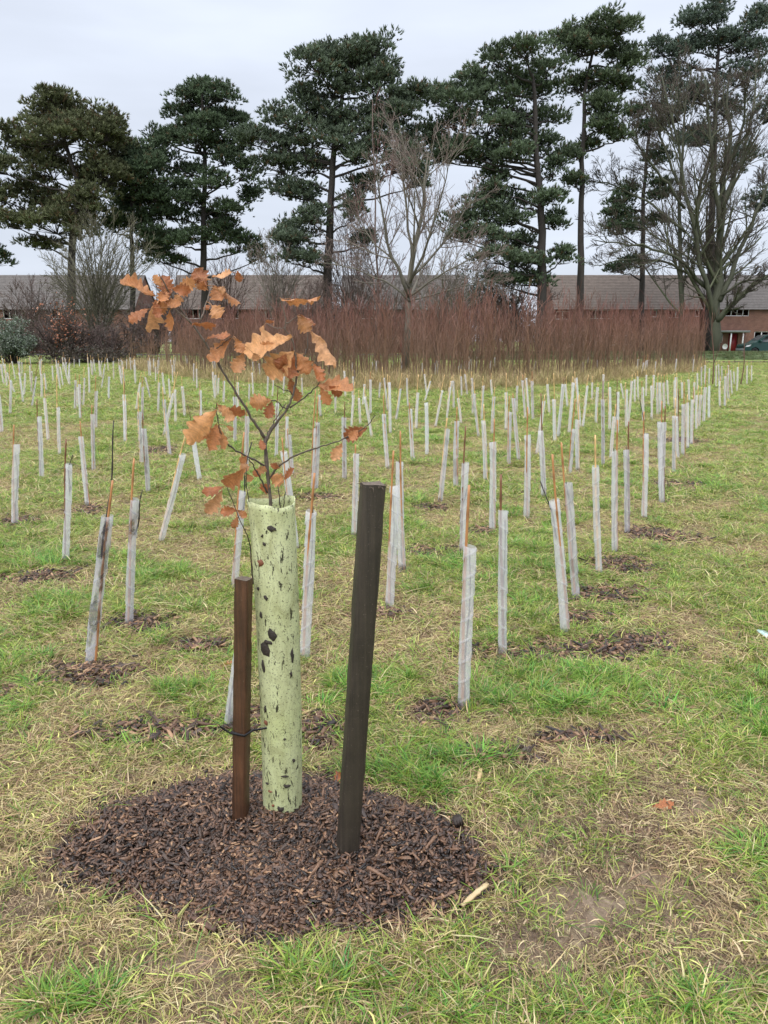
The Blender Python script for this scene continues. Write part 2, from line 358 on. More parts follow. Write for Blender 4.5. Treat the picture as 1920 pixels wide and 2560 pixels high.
def scatter(name, coll, P, rot, scl, label):
    me = bpy.data.meshes.new(name); me.vertices.add(len(P)); me.vertices.foreach_set('co', P.astype(np.float32).ravel())
    for an, dv in (('rot', rot), ('scl', scl)):
        a = me.attributes.new(an, 'FLOAT_VECTOR', 'POINT'); a.data.foreach_set('vector', dv.astype(np.float32).ravel())
    a = me.attributes.new('idx', 'INT', 'POINT'); a.data.foreach_set('value', rng.integers(0, len(coll.objects), len(P)).astype(np.int32))
    o = link(name, me)
    ng = bpy.data.node_groups.new(name, 'GeometryNodeTree'); ng.interface.new_socket('Geometry', in_out='INPUT', socket_type='NodeSocketGeometry'); ng.interface.new_socket('Geometry', in_out='OUTPUT', socket_type='NodeSocketGeometry')
    n = ng.nodes; gi = n.new('NodeGroupInput'); go = n.new('NodeGroupOutput'); ip = n.new('GeometryNodeInstanceOnPoints'); ci = n.new('GeometryNodeCollectionInfo')
    ci.inputs['Collection'].default_value = coll; ci.inputs['Separate Children'].default_value = True; ci.inputs['Reset Children'].default_value = True
    def na(nm, ty):
        x = n.new('GeometryNodeInputNamedAttribute'); x.data_type = ty; x.inputs['Name'].default_value = nm; return x.outputs['Attribute']
    er = n.new('FunctionNodeEulerToRotation'); lk = ng.links.new
    lk(na('rot', 'FLOAT_VECTOR'), er.inputs[0]); lk(er.outputs[0], ip.inputs['Rotation']); lk(na('scl', 'FLOAT_VECTOR'), ip.inputs['Scale'])
    lk(na('idx', 'INT'), ip.inputs['Instance Index']); ip.inputs['Pick Instance'].default_value = True
    lk(gi.outputs[0], ip.inputs['Points']); lk(ci.outputs[0], ip.inputs['Instance']); lk(ip.outputs[0], go.inputs[0])
    md = o.modifiers.new('scatter', 'NODES'); md.node_group = ng
    tag(o, label, None, None, 'stuff')
    return o
def field(y0, y1, dens, margin=1.3, sl=0.6):
    area = sl * (y1 * y1 - y0 * y0) + 2 * margin * (y1 - y0); n = int(area * dens)
    ymax = sl * y1 + margin
    X = rng.uniform(-ymax, ymax, n * 3); Y = rng.uniform(y0, y1, n * 3)
    k = np.abs(X) < sl * Y + margin; X, Y = X[k][:n], Y[k][:n]
    return X, Y
def tuft(name, coll, bands, keep, label, zs=(0.8, 1.25), tilt=0.15, zoff=0.0):
    Ps, Rs, Ss = [], [], []
    for (y0, y1, dens, s) in bands:
        X, Y = field(y0, y1, dens); g, m, c, l = masks(X, Y); mt = mound_t(X, Y)
        k = (rng.uniform(0, 1, len(X)) < keep(g, m, c, l, Y, X)) & (mt > rng.uniform(0.97, 1.12, len(X)))
        X, Y = X[k], Y[k]; n = len(X)
        Ps.append(np.stack([X, Y, gz(X, Y) + zoff], 1)); Rs.append(np.stack([rng.normal(0, tilt, n), rng.normal(0, tilt, n), rng.uniform(0, 6.283, n)], 1))
        q = rng.uniform(0.75, 1.3, n) * s; Ss.append(np.stack([q, q, rng.uniform(zs[0], zs[1], n) * (0.6 + 0.4 * s)], 1))
    return scatter(name, coll, np.concatenate(Ps), np.concatenate(Rs), np.concatenate(Ss), label)
B = [(0.7, 3.2, 1.0, 1.0), (3.2, 6.5, 0.62, 1.2), (6.5, 14, 0.26, 1.7), (14, 48, 0.06, 3.0)]
def bands(d): return [(a, b, d * c, s) for a, b, c, s in B]
tuft('dead_grass', C_straw, bands(900), lambda g, m, c, l, Y, X: np.clip((0.85 - 0.50 * g) * (1 - 0.85 * c) * (1 - 0.90 * m * (fbm(X * 3, Y * 3, 88, 3) < 0.70)), 0.015, 1) * np.interp(Y, [3, 7, 14], [1, 0.9, 0.5]), 'flattened dead straw lying over the whole field', tilt=0.06)
tuft('mixed_grass', C_mix, bands(650), lambda g, m, c, l, Y, X: np.clip((0.22 + 0.50 * g) * (1 - 0.93 * m) * (1 - 0.95 * c), 0, 1), 'thin mixed green and yellow turf over the field')
tuft('short_grass', C_green, bands(1100), lambda g, m, c, l, Y, X: np.clip(g * 0.85 + 0.03 * (1 - m), 0, 1) * np.where(Y > 14, 1.3, 1), 'short green mown grass over the field')
tuft('lush_grass', C_lush, [(0.7, 3.2, 420, 1.0), (3.2, 6.5, 240, 1.1), (6.5, 14, 60, 1.5)], lambda g, m, c, l, Y, X: np.clip(l * 0.55 + (fbm(X * 2.3, Y * 2.3, 77, 3) > 0.60) * 0.42 * g, 0, 1) * (1 - m), 'longer lush green grass in tufts', zs=(0.75, 1.15))

DEBRIS = [(0.30, 0.21, 0.13), (0.22, 0.15, 0.095), (0.40, 0.31, 0.19), (0.15, 0.10, 0.07), (0.48, 0.39, 0.24), (0.33, 0.30, 0.12), (0.10, 0.07, 0.05)]
C_debris = proto('grass_debris', lambda b: blades(b, 44, 0.055, (0.008, 0.038), (0, 0), (0.0011, 0.0026), DEBRIS, True), M_straw)
tuft('grass_debris', C_debris, [(0.7, 3.2, 900, 1.0), (3.2, 6.5, 350, 1.2)], lambda g, m, c, l, Y, X: np.clip((0.15 + 0.85 * m * np.clip((fbm(X * 6, Y * 6, 93, 3) - 0.40) * 6, 0.10, 1)) * (1 - 0.7 * c), 0, 1), 'short brown grass debris trodden into the bare mud', tilt=0.08, zoff=-0.002)

# ------------------------------------------------------------------ bark mulch: mound under the oak, worn patches round the guards
CHIPC = np.array([(0.060, 0.036, 0.025), (0.095, 0.055, 0.038), (0.040, 0.026, 0.020), (0.15, 0.085, 0.055), (0.022, 0.017, 0.016), (0.19, 0.105, 0.062), (0.075, 0.052, 0.045), (0.33, 0.20, 0.115), (0.11, 0.058, 0.036)])
CHIPW = np.array([.15, .17, .13, .15, .11, .10, .08, .05, .06])
def chips(mb, X, Y, Z, ln, wd, th, flat=0.35, pale=1.0):
    n = len(X); w_ = CHIPW.copy(); w_[7] *= pale; w_[5] *= (0.5 + 0.5 * pale); w_ /= w_.sum()
    l = rng.gamma(3.0, 1 / 3.0, n) * ln + ln * 0.25; ww = np.minimum(l * rng.uniform(0.25, 0.7, n), wd * rng.uniform(0.6, 1.6, n)); h = th * rng.uniform(0.5, 1.6, n)
    az = rng.uniform(0, 6.283, n); a = np.stack([np.cos(az), np.sin(az), rng.normal(0, flat, n)], 1); a = nrm(a)
    up = nrm(np.stack([rng.normal(0, flat, n), rng.normal(0, flat, n), np.ones(n)], 1)); b = nrm(np.cross(up, a)); c = np.cross(a, b)
    sg = np.array([[-1, -1, -1], [1, -1, -1], [1, 1, -1], [-1, 1, -1], [-1, -1, 1], [1, -1, 1], [1, 1, 1], [-1, 1, 1]], float)
    j = sg[None] * (1 + rng.normal(0, 0.22, (n, 8, 3)))
    tp = np.where(sg[None, :, 0:1] > 0, rng.uniform(0.25, 1.0, (n, 1, 1)), rng.uniform(0.6, 1.0, (n, 1, 1)))
    V = np.stack([X, Y, Z], 1)[:, None] + a[:, None] * (j[..., 0:1] * l[:, None, None] / 2) + b[:, None] * (j[..., 1:2] * tp * ww[:, None, None] / 2) + c[:, None] * (j[..., 2:3] * h[:, None, None] / 2)
    fq = np.array([[4, 5, 6, 7], [0, 1, 5, 4], [2, 3, 7, 6], [1, 2, 6, 5], [3, 0, 4, 7]])
    q = (np.arange(n) * 8)[:, None, None] + fq[None]
    col = CHIPC[rng.choice(len(CHIPC), n, p=w_)] * rng.uniform(0.7, 1.3, (n, 1))
    mb.add(V, q=q.reshape(-1, 4), col=np.repeat(col, 8, 0))
def chip_mat(name, rough):
    m, t, p, o = newmat(name); v = coords(t, (1, 1, 1)); n = noise(t, 220, 4, 0.65, v)
    c = mixrgb(t, 1.0, attr(t).outputs[0], ramp(t, n, [(0.3, 0.65), (0.7, 1.35)]), 'MULTIPLY')
    t.links.new(c, p.inputs['Base Color']); p.inputs['Roughness'].default_value = rough; bump(t, p, n, 0.4, 0.004); return m
M_chip = chip_mat('wet_bark', 0.42); M_chipdry = chip_mat('weathered_bark', 0.6)
def mound_z(X, Y):
    t = np.clip(mound_t(X, Y), 0, 1.2); return 0.062 * np.clip(1 - t ** 3.0, 0, 1) + (fbm(X * 12, Y * 12, 81, 3) - 0.5) * 0.022 * np.clip(1.15 - t, 0, 1) + 0.004
mroot = empty('mulch_mound', (MC[0], MC[1], 0), 'dark wet bark mulch mound around the pale green tree tube', 'mulch')
nr, na_ = 40, 120
A = np.arange(na_) * 2 * math.pi / na_; T = np.linspace(0.0, 1.0, nr)
RR = np.interp((A + math.pi) % (2 * math.pi) - math.pi, _aa, _rr)
X = MC[0] + T[:, None] * RR * np.cos(A); Y = MC[1] + T[:, None] * RR * np.sin(A); Z = mound_z(X, Y) - 0.006 - 0.03 * T[:, None] ** 8
i0 = (np.arange(nr - 1)[:, None] * na_ + np.arange(na_)[None]); i1 = np.arange(nr - 1)[:, None] * na_ + (np.arange(na_)[None] + 1) % na_
mb = MB(); mb.add(np.stack([X, Y, Z], -1), q=np.stack([i0, i0 + na_, i1 + na_, i1], -1).reshape(-1, 4), col=(0.03, 0.02, 0.015))
mb.build('mulch_bed', M_chip, mroot, True)
def mound_pts(n, lo=0.0, hi=1.06):
    a = rng.uniform(0, 6.283, n); r = np.sqrt(rng.uniform(lo, hi, n)); RR = np.interp((a + math.pi) % (2 * math.pi) - math.pi, _aa, _rr)
    return MC[0] + r * RR * np.cos(a), MC[1] + r * RR * np.sin(a)
mb = MB(); X, Y = mound_pts(21000); chips(mb, X, Y, mound_z(X, Y) + rng.uniform(-0.004, 0.012, len(X)), 0.0135, 0.0068, 0.003, 0.42)
X, Y = mound_pts(1500, 0.95, 1.35); chips(mb, X, Y, gz(X, Y) + rng.uniform(0.0, 0.012, len(X)), 0.017, 0.009, 0.004, 0.35)
tag(mb.build('bark_chips', M_chip, mroot), kind='stuff')
protos = []
for k in range(14):
    mb = MB(); chips(mb, np.zeros(1), np.zeros(1), np.zeros(1), 0.019, 0.010, 0.004, 0.2, 6.0); protos.append(mb.mesh('wood_chip', M_chip))
X, Y = mound_pts(190, 0.0, 0.95)
for k in range(190):
    o = link('wood_chip', protos[k % 14], mroot, (X[k] - MC[0], Y[k] - MC[1], float(mound_z(X[k:k + 1], Y[k:k + 1])[0]) + 0.012))
    o.rotation_euler = (rng.normal(0, .25), rng.normal(0, .25), rng.uniform(0, 6.28)); s = rng.uniform(0.7, 1.3); o.scale = (s, s, s)
mb = MB()
for (cx, cy, rx, ry) in CHIP:
    n = int(min(1600, 3600 * rx * ry * math.pi / max(1.0, (cy / 4.0) ** 1.2))) + 90
    X = cx + rng.normal(0, 0.55, n) * rx; Y = cy + rng.normal(0, 0.55, n) * ry
    _, _, c, _ = masks(X, Y); k = rng.uniform(0, 1, n) < c + 0.12; X, Y = X[k], Y[k]
    s = 1 + 0.09 * max(0, cy - 3)
    chips(mb, X, Y, gz(X, Y) + rng.uniform(0.0, 0.025, len(X)), 0.026 * s, 0.011 * s, 0.005, 0.3, 3.0)
tag(mb.build('scattered_bark_chips', M_chipdry), 'old bark chips strewn in the turf around the spiral guards', kind='stuff')

# ------------------------------------------------------------------ tree tube, stakes, tie
def mz(p): return float(mound_z(np.array([p[0]]), np.array([p[1]]))[0])
def tube_mat():
    m, t, p, o = newmat('pale_green_plastic'); v = coords(t); tv = coords(t, (1, 1, 0.35))
    n1 = noise(t, 75, 6, 0.72, tv, 0.4); n2 = noise(t, 190, 4, 0.7, v, 0.8); n3 = noise(t, 4.0, 3, 0.5, v); n4 = noise(t, 300, 3, 0.6, coords(t, (1, 1, 0.05)))
    base = ramp(t, n3, [(0.3, (0.68, 0.74, 0.38)), (0.7, (0.78, 0.82, 0.52))])
    base = mixrgb(t, ramp(t, n4, [(0.45, 0.0), (0.62, 0.28)]), base, (0.72, 0.78, 0.50))
    film = mixrgb(t, ramp(t, noise(t, 14, 6, 0.75, tv, 1.2), [(0.44, 0.0), (0.66, 0.6)]), base, (0.30, 0.30, 0.12))
    s = mixrgb(t, ramp(t, n1, [(0.58, 0.0), (0.61, 0.95)]), film, (0.022, 0.018, 0.014))
    s = mixrgb(t, ramp(t, n2, [(0.585, 0.0), (0.62, 0.85)]), s, (0.04, 0.035, 0.02))
    t.links.new(s, p.inputs['Base Color']); p.inputs['Roughness'].default_value = 0.38; p.inputs['Specular IOR Level'].default_value = 0.45
    tr = nd(t, 'ShaderNodeBsdfTranslucent'); t.links.new(s, tr.inputs[0]); mx = nd(t, 'ShaderNodeMixShader'); mx.inputs[0].default_value = 0.25
    t.links.new(p.outputs[0], mx.inputs[1]); t.links.new(tr.outputs[0], mx.inputs[2]); t.links.new(mx.outputs[0], o.inputs[0])
    return m
TB = G(*F(605.5, 1800)); TB[1] += 0.05; TB[2] = 0.0
TT = D(*F(587, 1082), TB[1] - 0.01); TUBE_R = 0.0595
troot = empty('tree_tube', TB, 'pale green plastic tree tube splashed with mud, standing in the mulch', 'tree tube')
na_, nh = 144, 60
th = np.arange(na_) * 2 * math.pi / na_; tt = np.linspace(0, 1, nh); axis = nrm(TT - TB)
bx_ = nrm(np.cross(np.array([0, 1.0, 0]), axis)); by_ = np.cross(axis, bx_); TH = np.linalg.norm(TT - TB)
def tube_pt(t, a, off=0.0):
    """t 0..1 along the tube, a angle (pi*1.5 faces the camera)"""
    t = np.asarray(t, float); a = np.asarray(a, float)
    rim = (0.006 * np.sin(a * 2 + 0.6) + 0.003 * np.sin(3 * a) + 0.0015 * np.sin(7 * a)) * np.clip((t - 0.9) / 0.1, 0, 1)
    sq = 1 + 0.05 * np.cos(2 * a + 0.4) * (0.4 + 0.6 * t) - 0.03 * np.cos(3 * a) * t + 0.012 * np.sin(t * 9 + a)
    fl = 0.05 * np.clip((t - 0.93) / 0.07, 0, 1) ** 2
    r = (TUBE_R * (sq + fl) + off) * (0.97 + 0.04 * t)
    bow = 0.008 * np.sin(t * math.pi)
    return TB + axis * (t * TH + rim)[..., None] + bx_ * (r * np.cos(a) + bow)[..., None] + by_ * (r * np.sin(a))[..., None]
mb = MB(); AA, TT_ = np.meshgrid(th, tt); cor = np.where(np.arange(na_) % 3 == 0, 0.0006, 0.0)[None]
outer = tube_pt(TT_, AA, cor); inner = tube_pt(TT_, AA, cor - 0.0022)
i0 = np.arange(nh - 1)[:, None] * na_ + np.arange(na_)[None]; i1 = np.arange(nh - 1)[:, None] * na_ + (np.arange(na_)[None] + 1) % na_
q = np.stack([i0, i1, i1 + na_, i0 + na_], -1).reshape(-1, 4); o2 = nh * na_
k0 = (nh - 1) * na_ + np.arange(na_); k1 = (nh - 1) * na_ + (np.arange(na_) + 1) % na_
rimq = np.stack([k0, k1, k1 + o2, k0 + o2], -1)
mb.add(np.concatenate([outer.reshape(-1, 3), inner.reshape(-1, 3)]), q=np.concatenate([q, q[:, ::-1] + o2, rimq]))
mb.build('tube_shell', tube_mat(), troot, True)
# mud and bark flakes stuck to the tube
M_mud = simple('dried_mud', (0.035, 0.027, 0.022), 0.7, 0.5, 60, 0.5, 200)
M_rust = simple('stuck_leaf_scrap', (0.19, 0.07, 0.035), 0.6, 0.4, 60)
fl_list = [(585, 1143, 14, 9, 0), (563, 1215, 10, 11, 1), (573, 1400, 14, 24, 0), (588, 1370, 12, 22, 0), (580, 1385, 16, 8, 0), (632, 1420, 7, 20, 0), (570, 1440, 7, 16, 0), (574, 1530, 5, 14, 0),
           (576, 1560, 6, 8, 1), (605, 1750, 12, 10, 0), (590, 1742, 5, 4, 1), (620, 1700, 10, 6, 0), (615, 1675, 12, 3, 0), (580, 1690, 8, 4, 0), (583, 1712, 7, 3, 1), (565, 1330, 5, 8, 0), (628, 1455, 4, 10, 0),
           (566, 1160, 4, 5, 0), (572, 1178, 5, 5, 0), (560, 1270, 5, 6, 0), (575, 1292, 8, 7, 0), (592, 1140, 8, 5, 0), (632, 1640, 5, 7, 0), (625, 1760, 8, 5, 0), (592, 1780, 5, 3, 1), (598, 1800, 4, 4, 0), (615, 1600, 4, 4, 0)]
for (fx, fy, w2, h2, kd) in fl_list:
    # find where on the tube's front this mark sits
    px, py = F(fx, fy); ts = np.linspace(0.01, 0.98, 90); an = np.linspace(math.pi * 1.03, math.pi * 1.97, 60)
    g1, g2 = np.meshgrid(ts, an); pp = tube_pt(g1, g2); qx, qy = proj(pp); k = np.argmin((qx - px) ** 2 + (qy - py) ** 2)
    t0, a0 = g1.ravel()[k], g2.ravel()[k]; m_ = 9; ang = np.arange(m_) * 2 * math.pi / m_; jr = rng.uniform(0.45, 1.15, m_)
    sz = 0.00125
    vt = t0 + np.sin(ang) * jr * h2 * sz / TH; va = a0 + np.cos(ang) * jr * w2 * sz / TUBE_R
    rim_ = tube_pt(vt, va, 0.0012); top_ = tube_pt(t0 + (vt - t0) * 0.6, a0 + (va - a0) * 0.6, 0.0045); cen = tube_pt(np.array([t0]), np.array([a0]), 0.005)
    j = np.arange(m_); j2 = (j + 1) % m_
    mb = MB(); mb.add(np.concatenate([rim_, top_, cen]), t=np.stack([m_ + j, m_ + j2, np.full(m_, 2 * m_)], -1), q=np.stack([j, j2, m_ + j2, m_ + j], -1))
    mb.build('leaf_scrap' if kd else 'mud_splat', M_rust if kd else M_mud, troot, True)

def stake_mat(name, c0, c1, rough, edge):
    m, t, p, o = newmat(name); v = coords(t, (60, 60, 1.6)); n = noise(t, 1.4, 6, 0.65, v, 0.4); v2 = coords(t); f = noise(t, 260, 3, 0.6, v2); blot = noise(t, 7, 4, 0.6, v2)
    c = ramp(t, n, [(0.3, c0), (0.7, c1)]); c = mixrgb(t, ramp(t, blot, [(0.42, 0.0), (0.66, 0.65)]), c, tuple(x * 0.45 for x in c0))
    c = mixrgb(t, ramp(t, f, [(0.66, 0.0), (0.72, edge)]), c, (0.30, 0.24, 0.19))
    t.links.new(c, p.inputs['Base Color']); p.inputs['Roughness'].default_value = rough
    h = mixrgb(t, 0.4, n, f); bump(t, p, h, 0.55, 0.006); return m
def stake(name, base, top, wx, wy, rot, m, label, cham=0.15, jag=0.002, seed=3):
    root = empty(name, base, label, 'stake'); rs = np.random.default_rng(seed)
    c = cham; prof = np.array([(-1, -1 + c), (-1 + c, -1), (0, -1.0), (1 - c, -1), (1, -1 + c), (1, 0), (1, 1 - c), (1 - c, 1), (0, 1), (-1 + c, 1), (-1, 1 - c), (-1, 0)])
    n = len(prof); ax = nrm(np.asarray(top) - base); u = nrm(np.cross(np.array([0, 1.0, 0]), ax)); v = np.cross(ax, u)
    u2 = u * math.cos(rot) + v * math.sin(rot); v2 = -u * math.sin(rot) + v * math.cos(rot); H = np.linalg.norm(np.asarray(top) - base)
    kk = 34; ts = np.linspace(-0.06 / H, 1, kk); V = []
    for t in ts:
        w_ = 1 + rs.normal(0, 0.008) + 0.012 * math.sin(t * 7 + seed)
        V.append(np.asarray(base) + ax * t * H + (prof[:, :1] * u2 * wx / 2 + prof[:, 1:] * v2 * wy / 2) * w_ + rs.normal(0, 0.0006, (n, 3)))
    V[-1] = V[-1] + ax * rs.uniform(-jag, jag, (n, 1)); V = np.concatenate(V)
    i0 = np.arange(kk - 1)[:, None] * n + np.arange(n)[None]; i1 = np.arange(kk - 1)[:, None] * n + (np.arange(n)[None] + 1) % n
    mb = MB(); mb.add(V, q=np.stack([i0, i1, i1 + n, i0 + n], -1).reshape(-1, 4)); mb.build('shaft', m, root)
    mb = MB(); cap = V[-n:]; cen = cap.mean(0) + ax * jag * 0.5; j = np.arange(n)
    mb.add(np.concatenate([cap * 0.985 + cen * 0.015 + ax * 0.0008, cen[None]]), t=np.stack([j, (j + 1) % n, np.full(n, n)], -1)); mb.build('end_grain', M_end, root)
    return root, ax, u2, v2, H
M_end = simple('weathered_end_grain', (0.13, 0.10, 0.075), 0.8, 0.4, 120, 0.5, 300)
M_st1 = stake_mat('wet_brown_timber', (0.040, 0.020, 0.012), (0.135, 0.060, 0.030), 0.4, 0.35)
M_st2 = stake_mat('dark_wet_timber', (0.022, 0.018, 0.014), (0.060, 0.047, 0.035), 0.5, 0.5)
b1 = G(*F(519, 1778), 0.05); b1[2] = 0.04; t1 = D(*F(526, 1250), b1[1] + 0.005)
s1 = stake('timber_stake', b1, t1, 0.040, 0.032, -0.42, M_st1, 'short square brown stake tied against the pale green tree tube', 0.10, 0.001, 5)
b2 = G(*F(749, 1846), 0.045); b2[2] = 0.03; t2 = D(*F(805, 1046), b2[1] + 0.01)
s2 = stake('timber_stake', b2, t2, 0.056, 0.050, 0.30, M_st2, 'tall dark leaning stake with a frayed top, standing free in the mulch', 0.22, 0.0035, 8)
# splinters round the struck top of the tall stake
mb = MB(); ax = s2[1]; nsp = 46; an = rng.uniform(0, 6.283, nsp)
P0 = t2 + (np.cos(an)[:, None] * s2[2] * 0.027 + np.sin(an)[:, None] * s2[3] * 0.024) - ax * 0.002
d = nrm(np.cos(an)[:, None] * s2[2] + np.sin(an)[:, None] * s2[3] + rng.normal(0, 0.7, (nsp, 3)) + ax * rng.uniform(-0.5, 0.3, (nsp, 1)))
ln = rng.uniform(0.004, 0.016, nsp); PP = np.stack([P0, P0 + d * ln[:, None] * 0.5, P0 + d * ln[:, None] - np.array([0, 0, 0.003])], 1)
tubes(mb, PP, np.tile([0.0016, 0.0012, 0.0004], (nsp, 1)), 3); mb.build('splintered_rim', M_end, s2[0])
# black tie: a strap round the short stake, its tail running to the tube
M_tie = simple('black_nylon', (0.012, 0.012, 0.014), 0.35, 0.2, 30)
zt = D(*F(520, 1580), b1[1])[2]; f_ = (zt - b1[2]) / (t1[2] - b1[2]); pc = b1 + (t1 - b1) * f_
pts = [pc + s1[2] * a * 0.022 + s1[3] * b * 0.018 for a, b in ((-1, -1), (0.0, -1.02), (1, -1), (1, 1), (-1, 1), (-1, -1))]
tp = tube_pt(np.array([(zt - TB[2]) / TH + 0.002]), np.array([math.pi * 1.22]), 0.002)[0]
tie = empty('cable_tie', pc, 'thin black cable tie looped round the short brown stake', 'cable tie')
def strap(pts, hw=0.0026, tk=0.0007):
    pts = np.asarray(pts, float); mb = MB(); n = len(pts); T = nrm(np.gradient(pts, axis=0)); u = np.array([0, 0, 1.0]); s = nrm(np.cross(T, u))
    V = np.stack([pts - u * hw - s * tk, pts - u * hw + s * tk, pts + u * hw + s * tk, pts + u * hw - s * tk], 1).reshape(-1, 3)
    i = np.arange(n - 1)[:, None] * 4 + np.arange(4)[None]; i2 = np.arange(n - 1)[:, None] * 4 + (np.arange(4)[None] + 1) % 4
    mb.add(V, q=np.concatenate([np.stack([i, i2, i2 + 4, i + 4], -1).reshape(-1, 4), [[0, 1, 2, 3], [n * 4 - 1, n * 4 - 2, n * 4 - 3, n * 4 - 4]]])); return mb
loop = np.concatenate([np.linspace(pts[i], pts[i + 1], 5)[:-1] for i in range(5)] + [[pts[5]]]); strap(loop).build('loop', M_tie, tie)
tail0 = D(*F(474, 1569), b1[1] - 0.03); fr = pts[1] + np.array([0, -0.004, 0.0])
strap([tail0, tail0 * 0.4 + fr * 0.6 - np.array([0, .004, 0.003]), fr, fr + np.array([0.02, -0.003, -0.002]), tp * 0.6 + fr * 0.4 + np.array([0, -0.006, 0]), tp + np.array([0.012, -0.004, -0.004])], 0.0032, 0.001).build('tail', M_tie, tie)
mb = MB(); chips(mb, np.array([fr[0] + 0.012]), np.array([fr[1] - 0.002]), np.array([fr[2]]), 0.006, 0.006, 0.005, 0.05); mb.build('buckle', M_tie, tie)

# ------------------------------------------------------------------ oak sapling
def O6(x, y): return 280 + x * 0.40989, 640 + y * 0.40989
M_bark = simple('oak_bark', (0.105, 0.082, 0.066), 0.7, 0.45, 90, 0.3, 300, useattr=True)
OY = TB[1] - 0.0
paths = [  # (points in the zoomed crop, depth shift at each end, radius at each end)
    ([(1010, 3000), (990, 2300), (975, 1700), (965, 1500), (950, 1340), (936, 1200), (932, 1100)], 0, 0, 0.0060, 0.0046, 1),
    ([(932, 1110), (905, 1075), (810, 920), (720, 780), (600, 575), (520, 455), (400, 300), (330, 190), (285, 110)], 0, -0.10, 0.0037, 0.0015, .95),
    ([(936, 1135), (985, 1040), (1070, 935), (1105, 850), (1130, 720), (1190, 570), (1195, 480), (1190, 400)], 0, 0.06, 0.0037, 0.0013, .95),
    ([(955, 1365), (1010, 1285), (1110, 1220), (1230, 1175), (1400, 1125), (1500, 1075), (1560, 1035), (1605, 970)], 0, -0.12, 0.0027, 0.0010, .9),
    ([(940, 1285), (900, 1260), (830, 1225), (760, 1190), (700, 1145), (655, 1060), (635, 930), (640, 895)], 0, -0.08, 0.0030, 0.0010, .7),
    ([(948, 1445), (900, 1350), (860, 1275), (835, 1240)], 0, -0.05, 0.0026, 0.0012, .6),
    ([(1085, 925), (1180, 860), (1260, 785), (1275, 700), (1235, 640)], 0.02, -0.04, 0.0022, 0.0010, .8),
    ([(1075, 932), (1040, 925), (1010, 885), (970, 880)], 0.01, -0.03, 0.0018, 0.0010, .7),
    ([(1105, 850), (1085, 825), (1040, 815), (990, 785)], 0.03, -0.03, 0.0016, 0.0009, .7),
    ([(1130, 720), (1120, 610), (1100, 500), (1055, 465), (1060, 385), (1025, 255)], 0.02, -0.02, 0.0022, 0.0014, 1.3),
    ([(1055, 440), (1000, 440), (940, 410)], 0.0, 0.02, 0.0012, 0.0008, 1.2),
    ([(1060, 415), (1095, 395), (1130, 365)], 0.0, 0.01, 0.0013, 0.0009, 1.2),
    ([(540, 390), (570, 300), (605, 200), (610, 130)], -0.06, 0.02, 0.0018, 0.0010, 1.5),
    ([(510, 440), (450, 380), (380, 315)], -0.05, -0.10, 0.0022, 0.0016, 1.8),
    ([(600, 575), (640, 560), (725, 500), (740, 490)], -0.05, -0.08, 0.0013, 0.0008, 1.0),
    ([(860, 2000), (840, 1730), (790, 1640), (750, 1530), (700, 1405)], 0.0, -0.09, 0.0022, 0.0009, .7),
    ([(870, 1900), (840, 1500), (815, 1400), (820, 1300)], 0.0, -0.03, 0.002, 0.001, .7),
    ([(1040, 1800), (1025, 1480), (1012, 1400)], 0.01, -0.02, 0.002, 0.001, .7),
    ([(1050, 1700), (1045, 1490), (1060, 1440)], 0.02, 0.0, 0.002, 0.001, .7),
    ([(400, 300), (430, 250), (420, 240)], -0.07, -0.05, .0012, .0008, 1.2),
    ([(940, 1110), (960, 1060), (1020, 960), (1060, 900)], 0.02, 0.05, 0.0020, 0.0010, .8),
]
oroot = empty('oak_sapling', (TB[0], TB[1], 0.02), 'young oak with brown withered leaves growing out of the pale green tube', 'young tree')
SAMP, SPX = [], []
for pi_, (pp, y0, y1, r0, r1, val) in enumerate(paths):
    n = len(pp); P = np.array([D(*O6(*p), OY + y0 + (y1 - y0) * k / (n - 1)) for k, p in enumerate(pp)])
    if pi_ == 0: P[:, 2] = np.maximum(P[:, 2], 0.02)
    Q = resample(P, max(10, n * 4)); rr = np.linspace(r0, r1, len(Q)) * (1 + 0.10 * np.sin(np.arange(len(Q)) * 1.9 + pi_)); rr = rr * (1 + (rng.uniform(0, 1, len(Q)) > 0.85) * 0.35)
    Q[1:-1] += rng.normal(0, 0.0009, (len(Q) - 2, 3))
    mb = MB(); tubes(mb, Q, rr, 8, col=(val, val, val * 0.98)); mb.build('stem' if pi_ == 0 else 'branch', M_bark, oroot, True)
    SAMP.append(Q)
SAMP = np.concatenate(SAMP); SX, SY = proj(SAMP)
